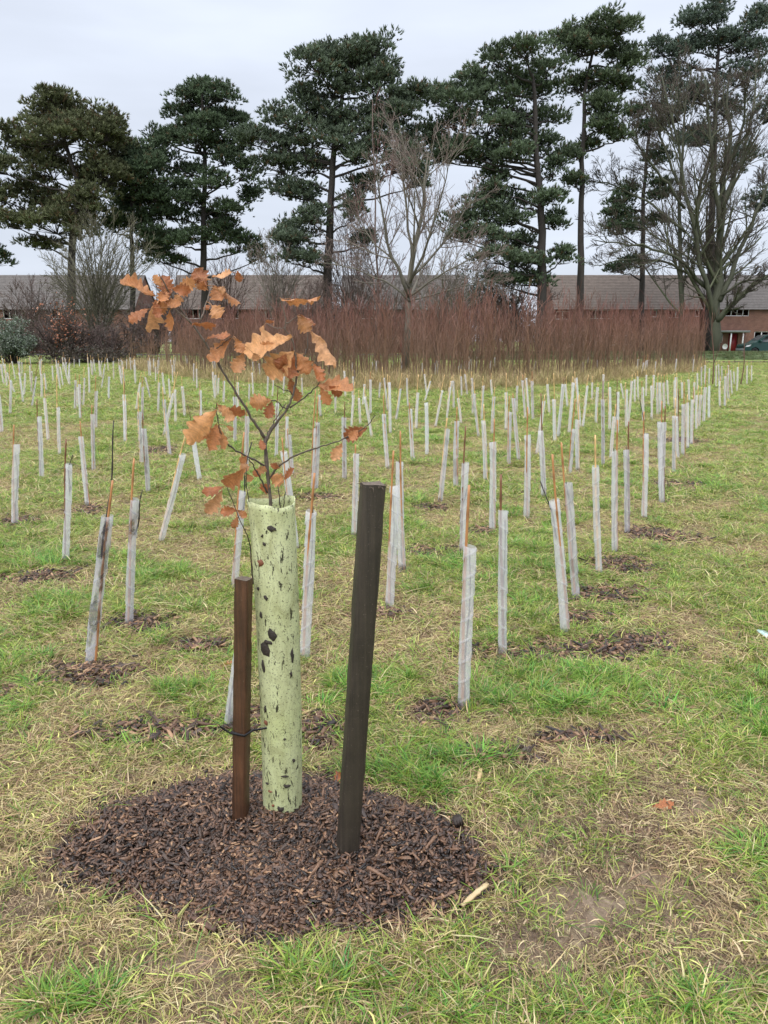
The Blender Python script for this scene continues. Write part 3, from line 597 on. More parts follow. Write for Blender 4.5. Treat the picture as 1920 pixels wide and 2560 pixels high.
def oakleaf_mat():
    m, t, p, o = newmat('withered_oak_leaf'); c = attr(t).outputs[0]; a = attr(t, 'UVP'); s = nd(t, 'ShaderNodeSeparateXYZ'); t.links.new(a.outputs['Vector'], s.inputs[0])
    ab = nd(t, 'ShaderNodeMath', operation='ABSOLUTE'); t.links.new(s.outputs[1], ab.inputs[0])
    # side veins: lines slanting forward from the midrib
    q1 = nd(t, 'ShaderNodeMath', operation='MULTIPLY_ADD'); t.links.new(ab.outputs[0], q1.inputs[0]); q1.inputs[1].default_value = -0.55; t.links.new(s.outputs[0], q1.inputs[2])
    q2 = nd(t, 'ShaderNodeMath', operation='MULTIPLY'); t.links.new(q1.outputs[0], q2.inputs[0]); q2.inputs[1].default_value = 44
    q3 = nd(t, 'ShaderNodeMath', operation='SINE'); t.links.new(q2.outputs[0], q3.inputs[0])
    vein = ramp(t, q3.outputs[0], [(0.90, 0.0), (0.99, 1.0)])
    mid = ramp(t, ab.outputs[0], [(0.012, 1.0), (0.03, 0.0)])
    vm = nd(t, 'ShaderNodeMath', operation='MAXIMUM'); t.links.new(vein, vm.inputs[0]); t.links.new(mid, vm.inputs[1])
    v = coords(t); n = noise(t, 60, 5, 0.65, v); n2 = noise(t, 240, 3, 0.6, v)
    c = mixrgb(t, 1.0, c, ramp(t, n, [(0.3, 0.72), (0.7, 1.22)]), 'MULTIPLY'); c = mixrgb(t, ramp(t, n2, [(0.66, 0.0), (0.72, 0.6)]), c, (0.10, 0.04, 0.02))
    vf = nd(t, 'ShaderNodeMath', operation='MULTIPLY'); t.links.new(vm.outputs[0], vf.inputs[0]); vf.inputs[1].default_value = 0.35
    c = mixrgb(t, vf.outputs[0], c, (0.62, 0.36, 0.17))
    t.links.new(c, p.inputs['Base Color']); p.inputs['Roughness'].default_value = 0.48; p.inputs['Specular IOR Level'].default_value = 0.4
    bump(t, p, vm.outputs[0], 0.35, 0.002)
    tr = nd(t, 'ShaderNodeBsdfTranslucent'); t.links.new(c, tr.inputs[0]); mx = nd(t, 'ShaderNodeMixShader'); mx.inputs[0].default_value = 0.3
    t.links.new(p.outputs[0], mx.inputs[1]); t.links.new(tr.outputs[0], mx.inputs[2]); t.links.new(mx.outputs[0], o.inputs[0]); return m
M_leaf = oakleaf_mat()
OAKC = [(0.47, 0.195, 0.075), (0.55, 0.26, 0.11), (0.36, 0.125, 0.05), (0.60, 0.31, 0.15), (0.42, 0.15, 0.06), (0.50, 0.21, 0.085)]
def oak_leaf_mesh(base, tip, wseen, col, seed, curl=1.0, petiole=None, view=None):
    r = np.random.default_rng(seed); base = np.asarray(base, float); tip = np.asarray(tip, float)
    Lv = tip - base; Ln = np.linalg.norm(Lv); a = Lv / Ln
    v = nrm(np.array([0, 0, HC]) - (base + tip) / 2) if view is None else view
    s0 = nrm(np.cross(a, v)); Wreal = max(wseen, 0.56 * Ln); tl = math.acos(min(1, max(0.12, wseen / Wreal))) * (1 if r.uniform() < 0.62 else -1)
    n0 = np.cross(s0, a); s = s0 * math.cos(tl) + n0 * math.sin(tl); n = np.cross(s, a)
    nt_, ns = 45, 7; t = np.linspace(0, 1, nt_)
    env = np.sin(math.pi * np.clip(t, 0, 1) ** 1.15) ** 0.75 * (0.62 + 0.5 * t) ; env[-1] = 0.05; env[0] = 0.04
    nl = r.uniform(4.3, 5.6); V = []; UV = []
    sv = np.linspace(-1, 1, ns); phs = [r.uniform(-0.3, 0.3), r.uniform(-0.3, 0.3) + 0.35]
    cup = r.uniform(-0.5, 0.6) * curl; bendl = r.uniform(-0.30, 0.30) * curl; tw = r.uniform(-0.8, 0.8) * curl; wav = r.uniform(0.04, 0.10) * curl; ph = r.uniform(0, 6.28)
    for k, tk in enumerate(t):
        row = []
        for sk in sv:
            side = 0 if sk < 0 else 1
            lob = 0.5 + 0.5 * math.cos(2 * math.pi * (nl * (tk - 0.10 * abs(sk)) + phs[side]))
            wdt = 0.5 * env[k] * (0.66 + 0.38 * lob ** 0.6) * Wreal / 0.86
            y = sk * wdt; x = tk * Ln + (0.06 * Ln * abs(sk) ** 1.5 * env[k] * (0.4 + 0.6 * lob))
            z = cup * (abs(y) ** 1.6) / max(0.01, (0.5 * Wreal) ** 0.6) + bendl * Ln * (tk - tk * tk) * 1.2 + wav * Wreal * math.sin(5.2 * tk * 2 + ph + sk * 2.4) * abs(sk) + 0.10 * Wreal * abs(sk) * lob * r.uniform(0.2, 1) * (1 if cup > 0 else -1)
            an = tw * (tk - 0.4); y2 = y * math.cos(an) - z * math.sin(an); z2 = y * math.sin(an) + z * math.cos(an)
            row.append(base + a * x + s * y2 + n * z2); UV.append((tk, sk * env[k]))
        V.append(row)
    V = np.array(V).reshape(-1, 3); i = (np.arange(nt_ - 1)[:, None] * ns + np.arange(ns - 1)[None]).ravel()
    c0 = np.array(col); f = r.uniform(0.8, 1.15, (nt_, ns, 1)); edge = (np.abs(sv)[None, :, None] > 0.9) * r.uniform(0, 0.5, (nt_, ns, 1))
    cc = (c0 * f * (1 - edge) + np.array([0.50, 0.33, 0.2]) * edge * 0.9).reshape(-1, 3)
    mb = MB(); mb.add(V, q=np.stack([i, i + 1, i + ns + 1, i + ns], -1), col=cc, uv=UV)
    if petiole is not None:
        tubes(mb, resample([petiole, (np.asarray(petiole) + base) / 2 + np.array([0, 0, 0.002]), base, base + a * Ln * 0.25], 6), np.linspace(0.0011, 0.0006, 6), 5, col=c0 * 0.8)
    return mb
leaves = [(260,250,50,145,60),(300,190,255,115,45),(345,265,312,118,92),(300,240,222,465,72),(225,320,100,400,55),(340,285,262,335,85),(350,330,360,458,50),(395,210,505,150,72),(575,185,500,78,105),(612,128,730,100,30),
 (765,90,778,160,45),(615,180,665,275,92),(665,220,785,290,42),(610,300,665,375,85),(488,412,635,415,36),(440,280,380,240,34),(580,502,722,485,30),(728,500,590,638,78),(755,500,795,592,62),(805,590,745,712,82),
 (1098,490,798,588,122),(1112,580,942,725,150),(1105,590,1080,748,105),(1128,590,1205,718,92),(1032,265,1270,245,36),(1130,365,1205,462,82),(1150,360,1245,415,40),(1218,460,1362,682,88),(1225,650,1285,765,58),(1250,790,1472,818,92),
 (1268,800,1330,908,62),(972,880,838,900,92),(975,885,950,992,64),(640,900,742,1003,60),(650,930,815,962,56),(642,935,465,1150,130),(640,1020,590,1188,82),(648,1030,690,1182,56),(1558,1050,1415,1105,88),(1405,1140,1345,1248,66),
 (905,1115,925,1185,40),(822,1220,785,1260,50),(815,1290,685,1398,92),(825,1330,850,1375,45),(682,1405,550,1440,56),(672,1428,572,1568,76),(765,1548,662,1562,62),(765,1550,822,1592,46),(770,1590,735,1660,46),(960,1335,1045,1385,82),
 (1050,1365,1112,1298,42),(890,1330,935,1285,50),(965,1395,915,1430,72),(1098,785,1142,890,62),(1085,740,1105,835,52),(695,1035,742,1062,26),(990,400,935,402,22),(930,420,905,462,26),(360,200,480,210,70),(560,150,545,205,60),(310,270,420,300,55),(865,590,885,640,50),(1000,1260,985,1300,56),(780,1250,830,1310,44),(905,1290,870,1345,50),(330,200,300,280,60),(420,190,455,240,60),(520,130,560,200,70),(260,270,285,380,50),(640,200,690,215,45),(590,330,570,300,40),(560,960,500,1080,80),(600,980,540,1120,75),(1010,540,900,560,60),(1060,600,1010,690,80),(1150,600,1170,690,60),(1320,790,1400,850,60),(1500,1060,1450,1120,60),(745,1330,720,1400,60)]
for k, (bx0, by0, tx0, ty0, ws) in enumerate(leaves):
    px, py = O6(bx0, by0); j = int(np.argmin((SX - px) ** 2 + (SY - py) ** 2)); yb = SAMP[j, 1] + rng.uniform(-0.02, 0.02)
    Bp = D(px, py, yb); tx, ty = O6(tx0, ty0); ln0 = math.hypot(tx - px, ty - py) / FPX * yb
    Tp = D(tx, ty, yb + rng.uniform(-0.5, 0.45) * ln0); Wp = ws * 1.12 * 0.40989 / FPX * yb
    pet = SAMP[j] if math.hypot(SX[j] - px, SY[j] - py) < 90 else None
    c = OAKC[k % 6] if ws < 110 else (0.66, 0.33, 0.14)
    oak_leaf_mesh(Bp, Tp, Wp, np.array(c) * rng.uniform(0.85, 1.15), 100 + k, 0.9, pet).build('leaf', M_leaf, oroot, True)

# fallen things lying on the ground
def fallen(x, y, ang, ln, col, label, seed):
    c = G(*F(x, y), 0.022); d = np.array([math.cos(ang), math.sin(ang), 0.12]) * ln / 2
    mb = oak_leaf_mesh(c - d, c + d, ln * 0.55, col, seed, 0.9, None, nrm(np.array([0.1, -0.45, 1.0])))
    o = mb.build('fallen_leaf', M_leaf, None, True, tuple(c)); tag(o, label, 'leaf')
fallen(731, 1690, 1.4, 0.085, (0.46, 0.16, 0.07), 'fallen rust-brown oak leaf at the back edge of the dark mulch mound', 501)
fallen(1432, 1738, 0.2, 0.075, (0.42, 0.15, 0.06), 'fallen rust-brown leaf on the bare muddy track', 502)
fallen(492, 1436, 0.3, 0.07, (0.40, 0.15, 0.06), 'fallen brown leaf in turf behind the short brown stake', 503)
fallen(1010, 1240, 0.9, 0.07, (0.36, 0.13, 0.06), 'fallen brown leaf in turf between two spiral guards', 504)
M_stick = simple('pale_split_wood', (0.47, 0.34, 0.17), 0.6, 0.3, 60, 0.4, 200, stretch=(1, 1, 1))
def stick(name, p0, p1, wd, th, m, label, spots=False):
    a = np.asarray(p1) - p0; ln = np.linalg.norm(a); a = a / ln; s = nrm(np.cross(a, [0, 0, 1.0])); u = np.cross(s, a); mb = MB(); kk = 9; V = []
    for k in range(kk):
        t = k / (kk - 1); w_ = wd * (0.55 + 0.55 * math.sin(2.4 * t + 0.3)) * rng.uniform(0.75, 1.2); h_ = th * rng.uniform(0.85, 1.1); c = p0 + a * ln * t + s * rng.normal(0, wd * 0.05)
        V += [c - s * w_ / 2 - u * h_ / 2, c + s * w_ / 2 - u * h_ / 2, c + s * w_ / 2 * 0.8 + u * h_ / 2, c - s * w_ / 2 * 0.7 + u * h_ / 2]
    i = np.arange(kk - 1)[:, None] * 4 + np.arange(4)[None]; i2 = np.arange(kk - 1)[:, None] * 4 + (np.arange(4)[None] + 1) % 4
    mb.add(np.array(V), q=np.concatenate([np.stack([i, i2, i2 + 4, i + 4], -1).reshape(-1, 4), [[3, 2, 1, 0], [kk * 4 - 4, kk * 4 - 3, kk * 4 - 2, kk * 4 - 1]]]))
    return tag(mb.build(name, m, None, False, tuple(p0)), label, 'stick')
def spotted():
    m, t, p, o = newmat('spotted_pale_wood'); v = coords(t); n = noise(t, 110, 3, 0.6, v); n2 = noise(t, 18, 4, 0.6, v)
    c = mixrgb(t, ramp(t, n, [(0.58, 0.0), (0.63, 0.9)]), ramp(t, n2, [(0.3, (0.42, 0.30, 0.15)), (0.7, (0.60, 0.47, 0.28))]), (0.08, 0.05, 0.03)); t.links.new(c, p.inputs['Base Color']); p.inputs['Roughness'].default_value = 0.6; return m
stick('wood_stick', G(*F(997, 1956), 0.03), G(*F(1053, 1908), 0.04), 0.016, 0.005, spotted(), 'pale speckled split stick on the right edge of the mulch mound')
stick('wood_offcut', G(*F(1033, 1690), 0.02), G(*F(1038, 1662), 0.03), 0.016, 0.010, M_stick, 'small pale wood offcut lying in grass beyond the mound')
stick('bark_strip', G(*F(980, 1775), 0.03), G(*F(998, 1768), 0.04), 0.04, 0.02, simple('dark_bark', (0.03, 0.02, 0.016), 0.5, 0.4, 60, 0.5, 150), 'dark curled bark lump at the edge of the mulch mound')
stick('bark_strip', G(*F(415, 1980), 0.02), G(*F(466, 2008), 0.022), 0.018, 0.004, simple('red_bark', (0.10, 0.055, 0.038), 0.6, 0.4, 60, 0.5, 150), 'long reddish bark strip on the front rim of the mulch mound')
mb = MB(); c = G(*F(1652, 1368), 0.02); chips(mb, c[:1], c[1:2], c[2:3], 0.05, 0.03, 0.01, 0.2); mb.c = [np.tile(np.array([[0.62, 0.80, 0.80]], np.float32), (8, 1))]
tag(mb.build('plastic_scrap', simple('pale_plastic', (0.9, 0.95, 0.95), 0.3, 0.1, 20, useattr=True), None, False, tuple(c)), 'pale blue plastic scrap lying in the grass', 'litter')

# ------------------------------------------------------------------ spiral guards
def guard_mat(name, dirt, tone):
    m, t, p, o = newmat(name); c0 = nd(t, 'ShaderNodeTexCoord'); s = nd(t, 'ShaderNodeSeparateXYZ'); t.links.new(c0.outputs['Object'], s.inputs[0])
    oi = nd(t, 'ShaderNodeObjectInfo'); ad = nd(t, 'ShaderNodeVectorMath', operation='ADD'); sc3 = nd(t, 'ShaderNodeVectorMath', operation='SCALE'); cb = nd(t, 'ShaderNodeCombineXYZ')
    for k in range(3): t.links.new(oi.outputs['Random'], cb.inputs[k])
    t.links.new(cb.outputs[0], sc3.inputs[0]); sc3.inputs[3].default_value = 37.0; t.links.new(c0.outputs['Object'], ad.inputs[0]); t.links.new(sc3.outputs[0], ad.inputs[1])
    mp = nd(t, 'ShaderNodeMapping'); mp.inputs['Scale'].default_value = (1, 1, 0.45); t.links.new(ad.outputs[0], mp.inputs[0]); v = mp.outputs[0]
    n1 = noise(t, 30, 5, 0.7, v); n2 = noise(t, 9, 4, 0.6, v); n3 = noise(t, 150, 3, 0.6, v)
    c = mixrgb(t, 1.0, attr(t).outputs[0], tone, 'MULTIPLY')
    c = mixrgb(t, ramp(t, n1, [(0.52, 0.0), (0.72, 0.40)]), c, (0.40, 0.40, 0.43)); c = mixrgb(t, ramp(t, n3, [(0.62, 0.0), (0.70, 0.4)]), c, (0.30, 0.28, 0.28))
    if dirt: c = mixrgb(t, ramp(t, n2, [(0.56, 0.0), (0.62, dirt)]), c, (0.055, 0.05, 0.06))
    zz = nd(t, 'ShaderNodeMath', operation='MULTIPLY_ADD'); t.links.new(n2, zz.inputs[0]); zz.inputs[1].default_value = -0.22; ab_ = nd(t, 'ShaderNodeMath', operation='ADD'); ab_.inputs[1].default_value = 0.10; t.links.new(s.outputs[2], ab_.inputs[0]); t.links.new(ab_.outputs[0], zz.inputs[2])
    c = mixrgb(t, ramp(t, zz.outputs[0], [(0.0, 0.75), (0.035, 0.0)]), c, (0.10, 0.08, 0.07))
    t.links.new(c, p.inputs['Base Color']); p.inputs['Roughness'].default_value = 0.32
    tr = nd(t, 'ShaderNodeBsdfTranslucent'); t.links.new(c, tr.inputs[0]); m1 = nd(t, 'ShaderNodeMixShader'); m1.inputs[0].default_value = 0.42
    t.links.new(p.outputs[0], m1.inputs[1]); t.links.new(tr.outputs[0], m1.inputs[2])
    tp = nd(t, 'ShaderNodeBsdfTransparent'); m2 = nd(t, 'ShaderNodeMixShader'); m2.inputs[0].default_value = 0.54
    t.links.new(m1.outputs[0], m2.inputs[1]); t.links.new(tp.outputs[0], m2.inputs[2]); t.links.new(m2.outputs[0], o.inputs[0]); return m
M_g = [guard_mat('frosted_plastic', 0.0, (0.90, 0.91, 0.95)), guard_mat('greyed_frosted_plastic', 0.35, (0.80, 0.80, 0.85)), guard_mat('mud_streaked_plastic', 0.92, (0.72, 0.73, 0.79))]
def wrap_mesh(m, seed):
    r = np.random.default_rng(seed); H, pit, seg = 0.68, r.uniform(0.085, 0.11), 12; turns = H / pit + 1; nu = int(turns * seg); hand = 1 if seed % 2 else -1
    u = np.arange(nu + 1); a = hand * u / seg * 2 * math.pi; z = u / seg * pit - pit * 0.55; V = []; Cc = []
    bx = 0.006 * np.sin(z * 4 + seed); by = 0.004 * np.cos(z * 5 + seed * 2); sq = 1 + 0.10 * np.cos(2 * a + seed) + 0.05 * np.sin(z * 17 + seed)
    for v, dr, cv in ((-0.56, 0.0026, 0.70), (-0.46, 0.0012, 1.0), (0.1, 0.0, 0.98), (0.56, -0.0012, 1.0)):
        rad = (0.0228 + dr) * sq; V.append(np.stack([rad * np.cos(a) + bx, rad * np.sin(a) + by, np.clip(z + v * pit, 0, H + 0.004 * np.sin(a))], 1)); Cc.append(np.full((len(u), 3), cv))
    V = np.stack(V, 1); Cc = np.stack(Cc, 1); i = (np.arange(nu)[:, None] * 4 + np.arange(3)[None]).ravel()
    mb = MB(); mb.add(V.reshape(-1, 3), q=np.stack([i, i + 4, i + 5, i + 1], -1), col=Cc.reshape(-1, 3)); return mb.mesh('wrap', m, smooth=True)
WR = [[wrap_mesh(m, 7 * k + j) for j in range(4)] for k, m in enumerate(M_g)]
CANEC = {'o': (0.46, 0.215, 0.085), 'd': (0.20, 0.09, 0.045), 'p': (0.70, 0.45, 0.20)}
def cane_mesh(col, seed):
    r = np.random.default_rng(seed); m = simple('bamboo', col, 0.45, 0.25, 30, 0.1, 200, stretch=(1, 1, 0.2)); mb = MB(); n = 26; z = np.linspace(0, 1, n)
    rad = np.interp(z, [0, 1], [0.0066, 0.0050]); c = np.ones((1, n, 3)); m = simple('bamboo', col, 0.45, 0.25, 30, 0.1, 200, useattr=True, stretch=(1, 1, 0.2))
    for k in (5, 11, 17, 22): rad[k] *= 1.2; c[0, k] = 0.6
    tubes(mb, np.stack([0.004 * np.sin(z * 5 + seed), 0.003 * np.cos(z * 4), z], 1)[None], rad[None], 7, col=c); return mb.mesh('cane', m, smooth=True)
CN = {k: [cane_mesh(c, s) for s in (1, 2)] for k, c in CANEC.items()}
M_twig = simple('dark_twig', (0.035, 0.028, 0.026), 0.6, 0.3, 60, useattr=True); M_twigb = simple('brown_twig', (0.16, 0.09, 0.06), 0.6, 0.3, 60)
def twig_mesh(m, seed, branchy):
    r = np.random.default_rng(seed); mb = MB(); n = 16; z = np.linspace(0, 1, n); P = np.stack([0.008 * np.sin(z * 7 + seed), 0.008 * np.cos(z * 6 + seed), z], 1)
    rad = np.linspace(0.0042, 0.0022, n) * (1 + (r.uniform(0, 1, n) > 0.6) * 0.5); tubes(mb, P, rad, 6)
    if branchy:
        P2, R2 = sprout(P[None], rad[None], branchy, 0.45, 0.95, (25, 55), (0.10, 0.25), 0.5, 0.6, 4, 0.1, 0.001, r=r); tubes(mb, P2, R2, 4)
    return mb.mesh('twig', m, smooth=True)
TW = [twig_mesh(M_twig, 1, 0), twig_mesh(M_twigb, 2, 3), twig_mesh(M_twig, 3, 2)]

def cA(x, y): return x * 0.38577, 840 + y * 0.38577
def cB(x, y): return 640 + x * 0.38577, 840 + y * 0.38577
def cC(x, y): return 1280 + x * 0.38577, 840 + y * 0.38577
cF = F
# frame, base x y, wrap top x y, cane top x y (0 = no cane in view), cane colour, soiling, twig tip (or None), label
SPEC = {
 'B13': (cF, 1003, 1530, 1014, 1179, 1011, 1046, 'o', 0, None, 'nearest tall white spiral guard with pinkish cane, green smear at its foot'),
 'B14': (cF, 1087, 1417, 1085, 1102, 1082, 1024, 'd', 0, None, 'upright white spiral guard with dark brown cane at the mulched patch'),
 'A9': (cF, 198, 1437, 229, 1113, 250, 1038, 'o', 2, (249, 908), 'black-smudged leaning spiral guard with long bare black twig above it'),
 'A10': (cF, 280, 1352, 292, 1078, 291, 990, 'o', 2, (309, 1060), 'black-smudged spiral guard with orange cane beside the long black twig'),
 'B1': (cF, 654, 1424, 674, 1104, 679, 1020, 'o', 0, None, 'spiral guard with orange cane between the pale green tube and the tall stake'),
 'HID': (cF, 492, 1566, 530, 1290, 0, 0, 'o', 1, None, 'spiral guard half hidden behind the short brown stake'),
 'A47': (cF, 507, 1274, 523, 1060, 522, 932, 'o', 1, (541, 955), 'spiral guard just behind the pale green tube beside withered oak leaves'),
 'B30': (cF, 638, 1190, 614, 975, 609, 945, 'o', 0, None, 'spiral guard emerging from behind the rim of the pale green tube'),
 'B5': (cF, 843, 1309, 851, 1050, 849, 973, 'o', 0, None, 'spiral guard beside the tall dark stake, twin of the one close behind it'),
 'B6': (cB, 950, 1533, 930, 815, 932, 612, 'o', 0, None, 'spiral guard touching its twin close beside the tall dark stake'),
 'B12': (cB, 1335, 1405, 1362, 822, 1338, 582, 'd', 0, (1320, 1260), 'spiral guard with long dark cane close behind the nearest guard'),
 'B4': (cB, 640, 1312, 645, 762, 644, 702, 'o', 0, None, 'spiral guard with short orange cane left of the tall dark stake'),
 'C1': (cF, 1222, 1367, 1197, 1080, 1192, 980, 'o', 0, (1170, 1040), 'tilted spiral guard with orange cane and fine twig, first of the edge row'),
 'C2': (cF, 1246, 1293, 1225, 1042, 1212, 955, 'o', 1, None, 'grey tilted spiral guard whose orange cane slants to one side'),
 'C3': (cC, 565, 1550, 545, 842, 532, 640, 'p', 0, None, 'white spiral guard with long pale cane and a dark hole in the wrap'),
 'C4': (cC, 668, 1410, 665, 742, 678, 542, 'o', 0, None, 'spiral guard with orange-brown cane at the mulch of the edge row'),
 'C5': (cC, 742, 1283, 742, 737, 765, 552, 'd', 1, None, 'greenish-grey spiral guard with dark brown cane in the edge row'),
 'C6': (cC, 858, 1190, 864, 632, 828, 492, 'o', 0, (835, 410), 'white spiral guard with slanting orange cane and thin curved twig'),
 'C7': (cC, 975, 1090, 978, 560, 1002, 450, 'd', 0, None, 'spiral guard with a brown cane crossing its front, in the edge row'),
 'A1': (cA, 102, 1225, 103, 702, 85, 574, 'o', 0, None, 'lone upright spiral guard with brown cane on the open turf at the side'),
 'A2': (cA, 428, 1470, 441, 828, 434, 667, 'd', 0, (462, 770), 'spiral guard with dark brown cane beside a clump of lush grass'),
 'A6': (cA, 572, 1110, 520, 652, 518, 550, 'o', 0, None, 'spiral guard leaning back from a small chip patch, short brown cane'),
 'A11': (cA, 1040, 1338, 1187, 768, 1195, 622, 'p', 0, None, 'strongly leaning spiral guard with pale straw cane'),
 'A12': (cA, 1292, 945, 1250, 602, 0, 0, 'o', 0, (1207, 412), 'spiral guard with a bare brown twig and no cane, behind oak leaves'),
 'A3': (cA, 268, 930, 255, 522, 233, 405, 'd', 0, None, 'spiral guard with short dark cane on the side turf, twig inside'),
}
R_ = []
def L_(fr, s):
    for a in s: R_.append((fr,) + tuple(a))
L_(cA, [(311,685,291,402,288,270,'p'),(386,780,378,337,367,250,'p'),(607,885,600,507,600,445,'o'),(622,600,625,357,622,255,'o'),(915,835,905,492,897,365,'p'),(958,1025,932,600,926,500,'d'),(1097,775,1065,412,1055,330,'p'),(1060,650,1125,372,1133,225,'p'),
 (815,695,797,282,800,200,'p'),(808,660,806,380,808,290,'d'),(1137,565,1135,347,1130,230,'p'),(1195,535,1183,327,1180,260,'p'),(1300,600,1298,352,1296,300,'o'),(1025,505,1030,302,1030,225,'p'),(880,490,910,302,918,235,'p'),(978,410,940,267,936,230,'p'),
 (705,415,707,264,0,0,'p'),(525,545,513,312,515,250,'o'),(487,485,488,287,490,245,'o'),(540,460,545,272,548,200,'p'),(68,515,68,287,65,180,'p'),(150,440,125,237,113,205,'o'),(205,460,245,202,248,170,'d'),(155,395,165,167,166,150,'p'),(100,375,66,292,60,240,'p'),
 (12,630,2,512,0,470,'o'),(577,380,575,202,568,140,'p'),(450,320,410,172,402,140,'p'),(655,345,680,182,684,140,'p'),(738,290,735,162,735,140,'p'),(20,310,12,182,10,150,'p'),(45,335,32,182,30,150,'p'),(205,370,205,227,205,180,'o'),(268,410,270,182,272,160,'p'),(300,360,288,242,285,190,'p'),
 (392,355,365,187,360,150,'p'),(412,330,387,200,380,160,'p'),(345,300,340,192,338,150,'p'),(600,265,598,167,598,140,'p'),(640,265,660,162,664,140,'p'),(880,310,870,152,870,130,'p'),(770,215,768,152,0,0,'p'),(785,220,786,155,785,135,'p'),(1072,390,1050,237,1045,200,'p'),(1100,405,1095,277,1096,230,'p'),
 (1275,350,1275,212,1275,170,'p'),(1395,415,1380,232,1378,190,'p'),(1402,400,1396,252,1395,210,'p'),(1412,390,1418,272,1420,230,'p'),(1450,440,1450,292,1450,240,'o'),(1520,695,1520,282,1522,250,'d'),(1615,430,1615,312,1614,270,'p'),(1640,390,1632,237,1630,200,'p'),(1600,880,1600,520,1575,600,'o'),(1545,520,1540,300,1540,260,'p'),
 (480,215,480,150,480,135,'p'),(515,205,514,150,0,0,'p'),(820,225,822,152,822,135,'p'),(140,270,142,170,142,150,'p'),(855,215,856,160,0,0,'p'),(432,270,428,170,426,150,'p'),(500,470,503,330,504,290,'p'),(925,560,925,330,924,270,'o'),(1010,300,1008,200,1008,170,'p')])
L_(cB, [(365,1000,393,385,372,350,'o'),(385,1000,405,430,402,395,'o'),(570,940,575,385,575,425,'d'),(850,870,840,662,835,560,'o'),(1018,815,1000,472,995,430,'o'),(985,460,978,272,990,250,'p'),(1108,775,1103,432,0,0,'p'),(1090,430,1130,292,1136,250,'p'),(1110,390,1092,247,1090,215,'p'),(1195,1085,1240,602,1235,530,'p'),(1297,995,1300,552,1303,460,'o'),
 (1535,1265,1530,687,1545,535,'o'),(1490,945,1470,547,1482,440,'p'),(1640,840,1645,492,1640,390,'o'),(1525,640,1545,392,1548,330,'p'),(1530,400,1523,282,1523,240,'p'),(1443,660,1415,372,1412,300,'p'),(1405,520,1400,272,1398,230,'p'),(1460,550,1473,322,1462,260,'p'),(1160,590,1208,352,1220,250,'p'),(1035,610,1050,367,1045,250,'p'),(905,550,935,342,943,240,'p'),
 (872,640,860,302,830,250,'p'),(855,500,830,272,805,200,'p'),(752,665,705,392,700,330,'p'),(740,520,742,282,742,230,'o'),(675,580,668,402,666,350,'p'),(690,460,705,312,712,260,'p'),(515,510,515,402,516,360,'p'),(620,590,632,382,640,300,'p'),(626,420,628,262,628,220,'p'),(420,530,410,380,405,340,'p'),(475,310,475,257,475,230,'p'),(75,400,75,262,75,230,'p'),(105,400,110,282,112,250,'p'),
 (130,790,135,602,126,550,'d'),(200,740,200,522,178,480,'o'),(1235,540,1255,332,1258,290,'p'),(1242,450,1266,292,1270,260,'p'),(1330,570,1310,402,1306,350,'p'),(1370,390,1355,247,1352,215,'p'),(1335,400,1328,262,1326,215,'p'),(1620,620,1620,272,1622,240,'p'),(240,900,215,640,205,600,'o'),(800,410,805,300,808,250,'p'),(1280,480,1278,290,1276,250,'p'),(580,400,575,300,572,260,'p'),(300,390,296,270,295,240,'p'),(180,380,182,262,182,230,'p'),(640,300,640,220,640,190,'p'),(760,250,756,170,756,150,'p'),(870,420,868,300,866,260,'p')])
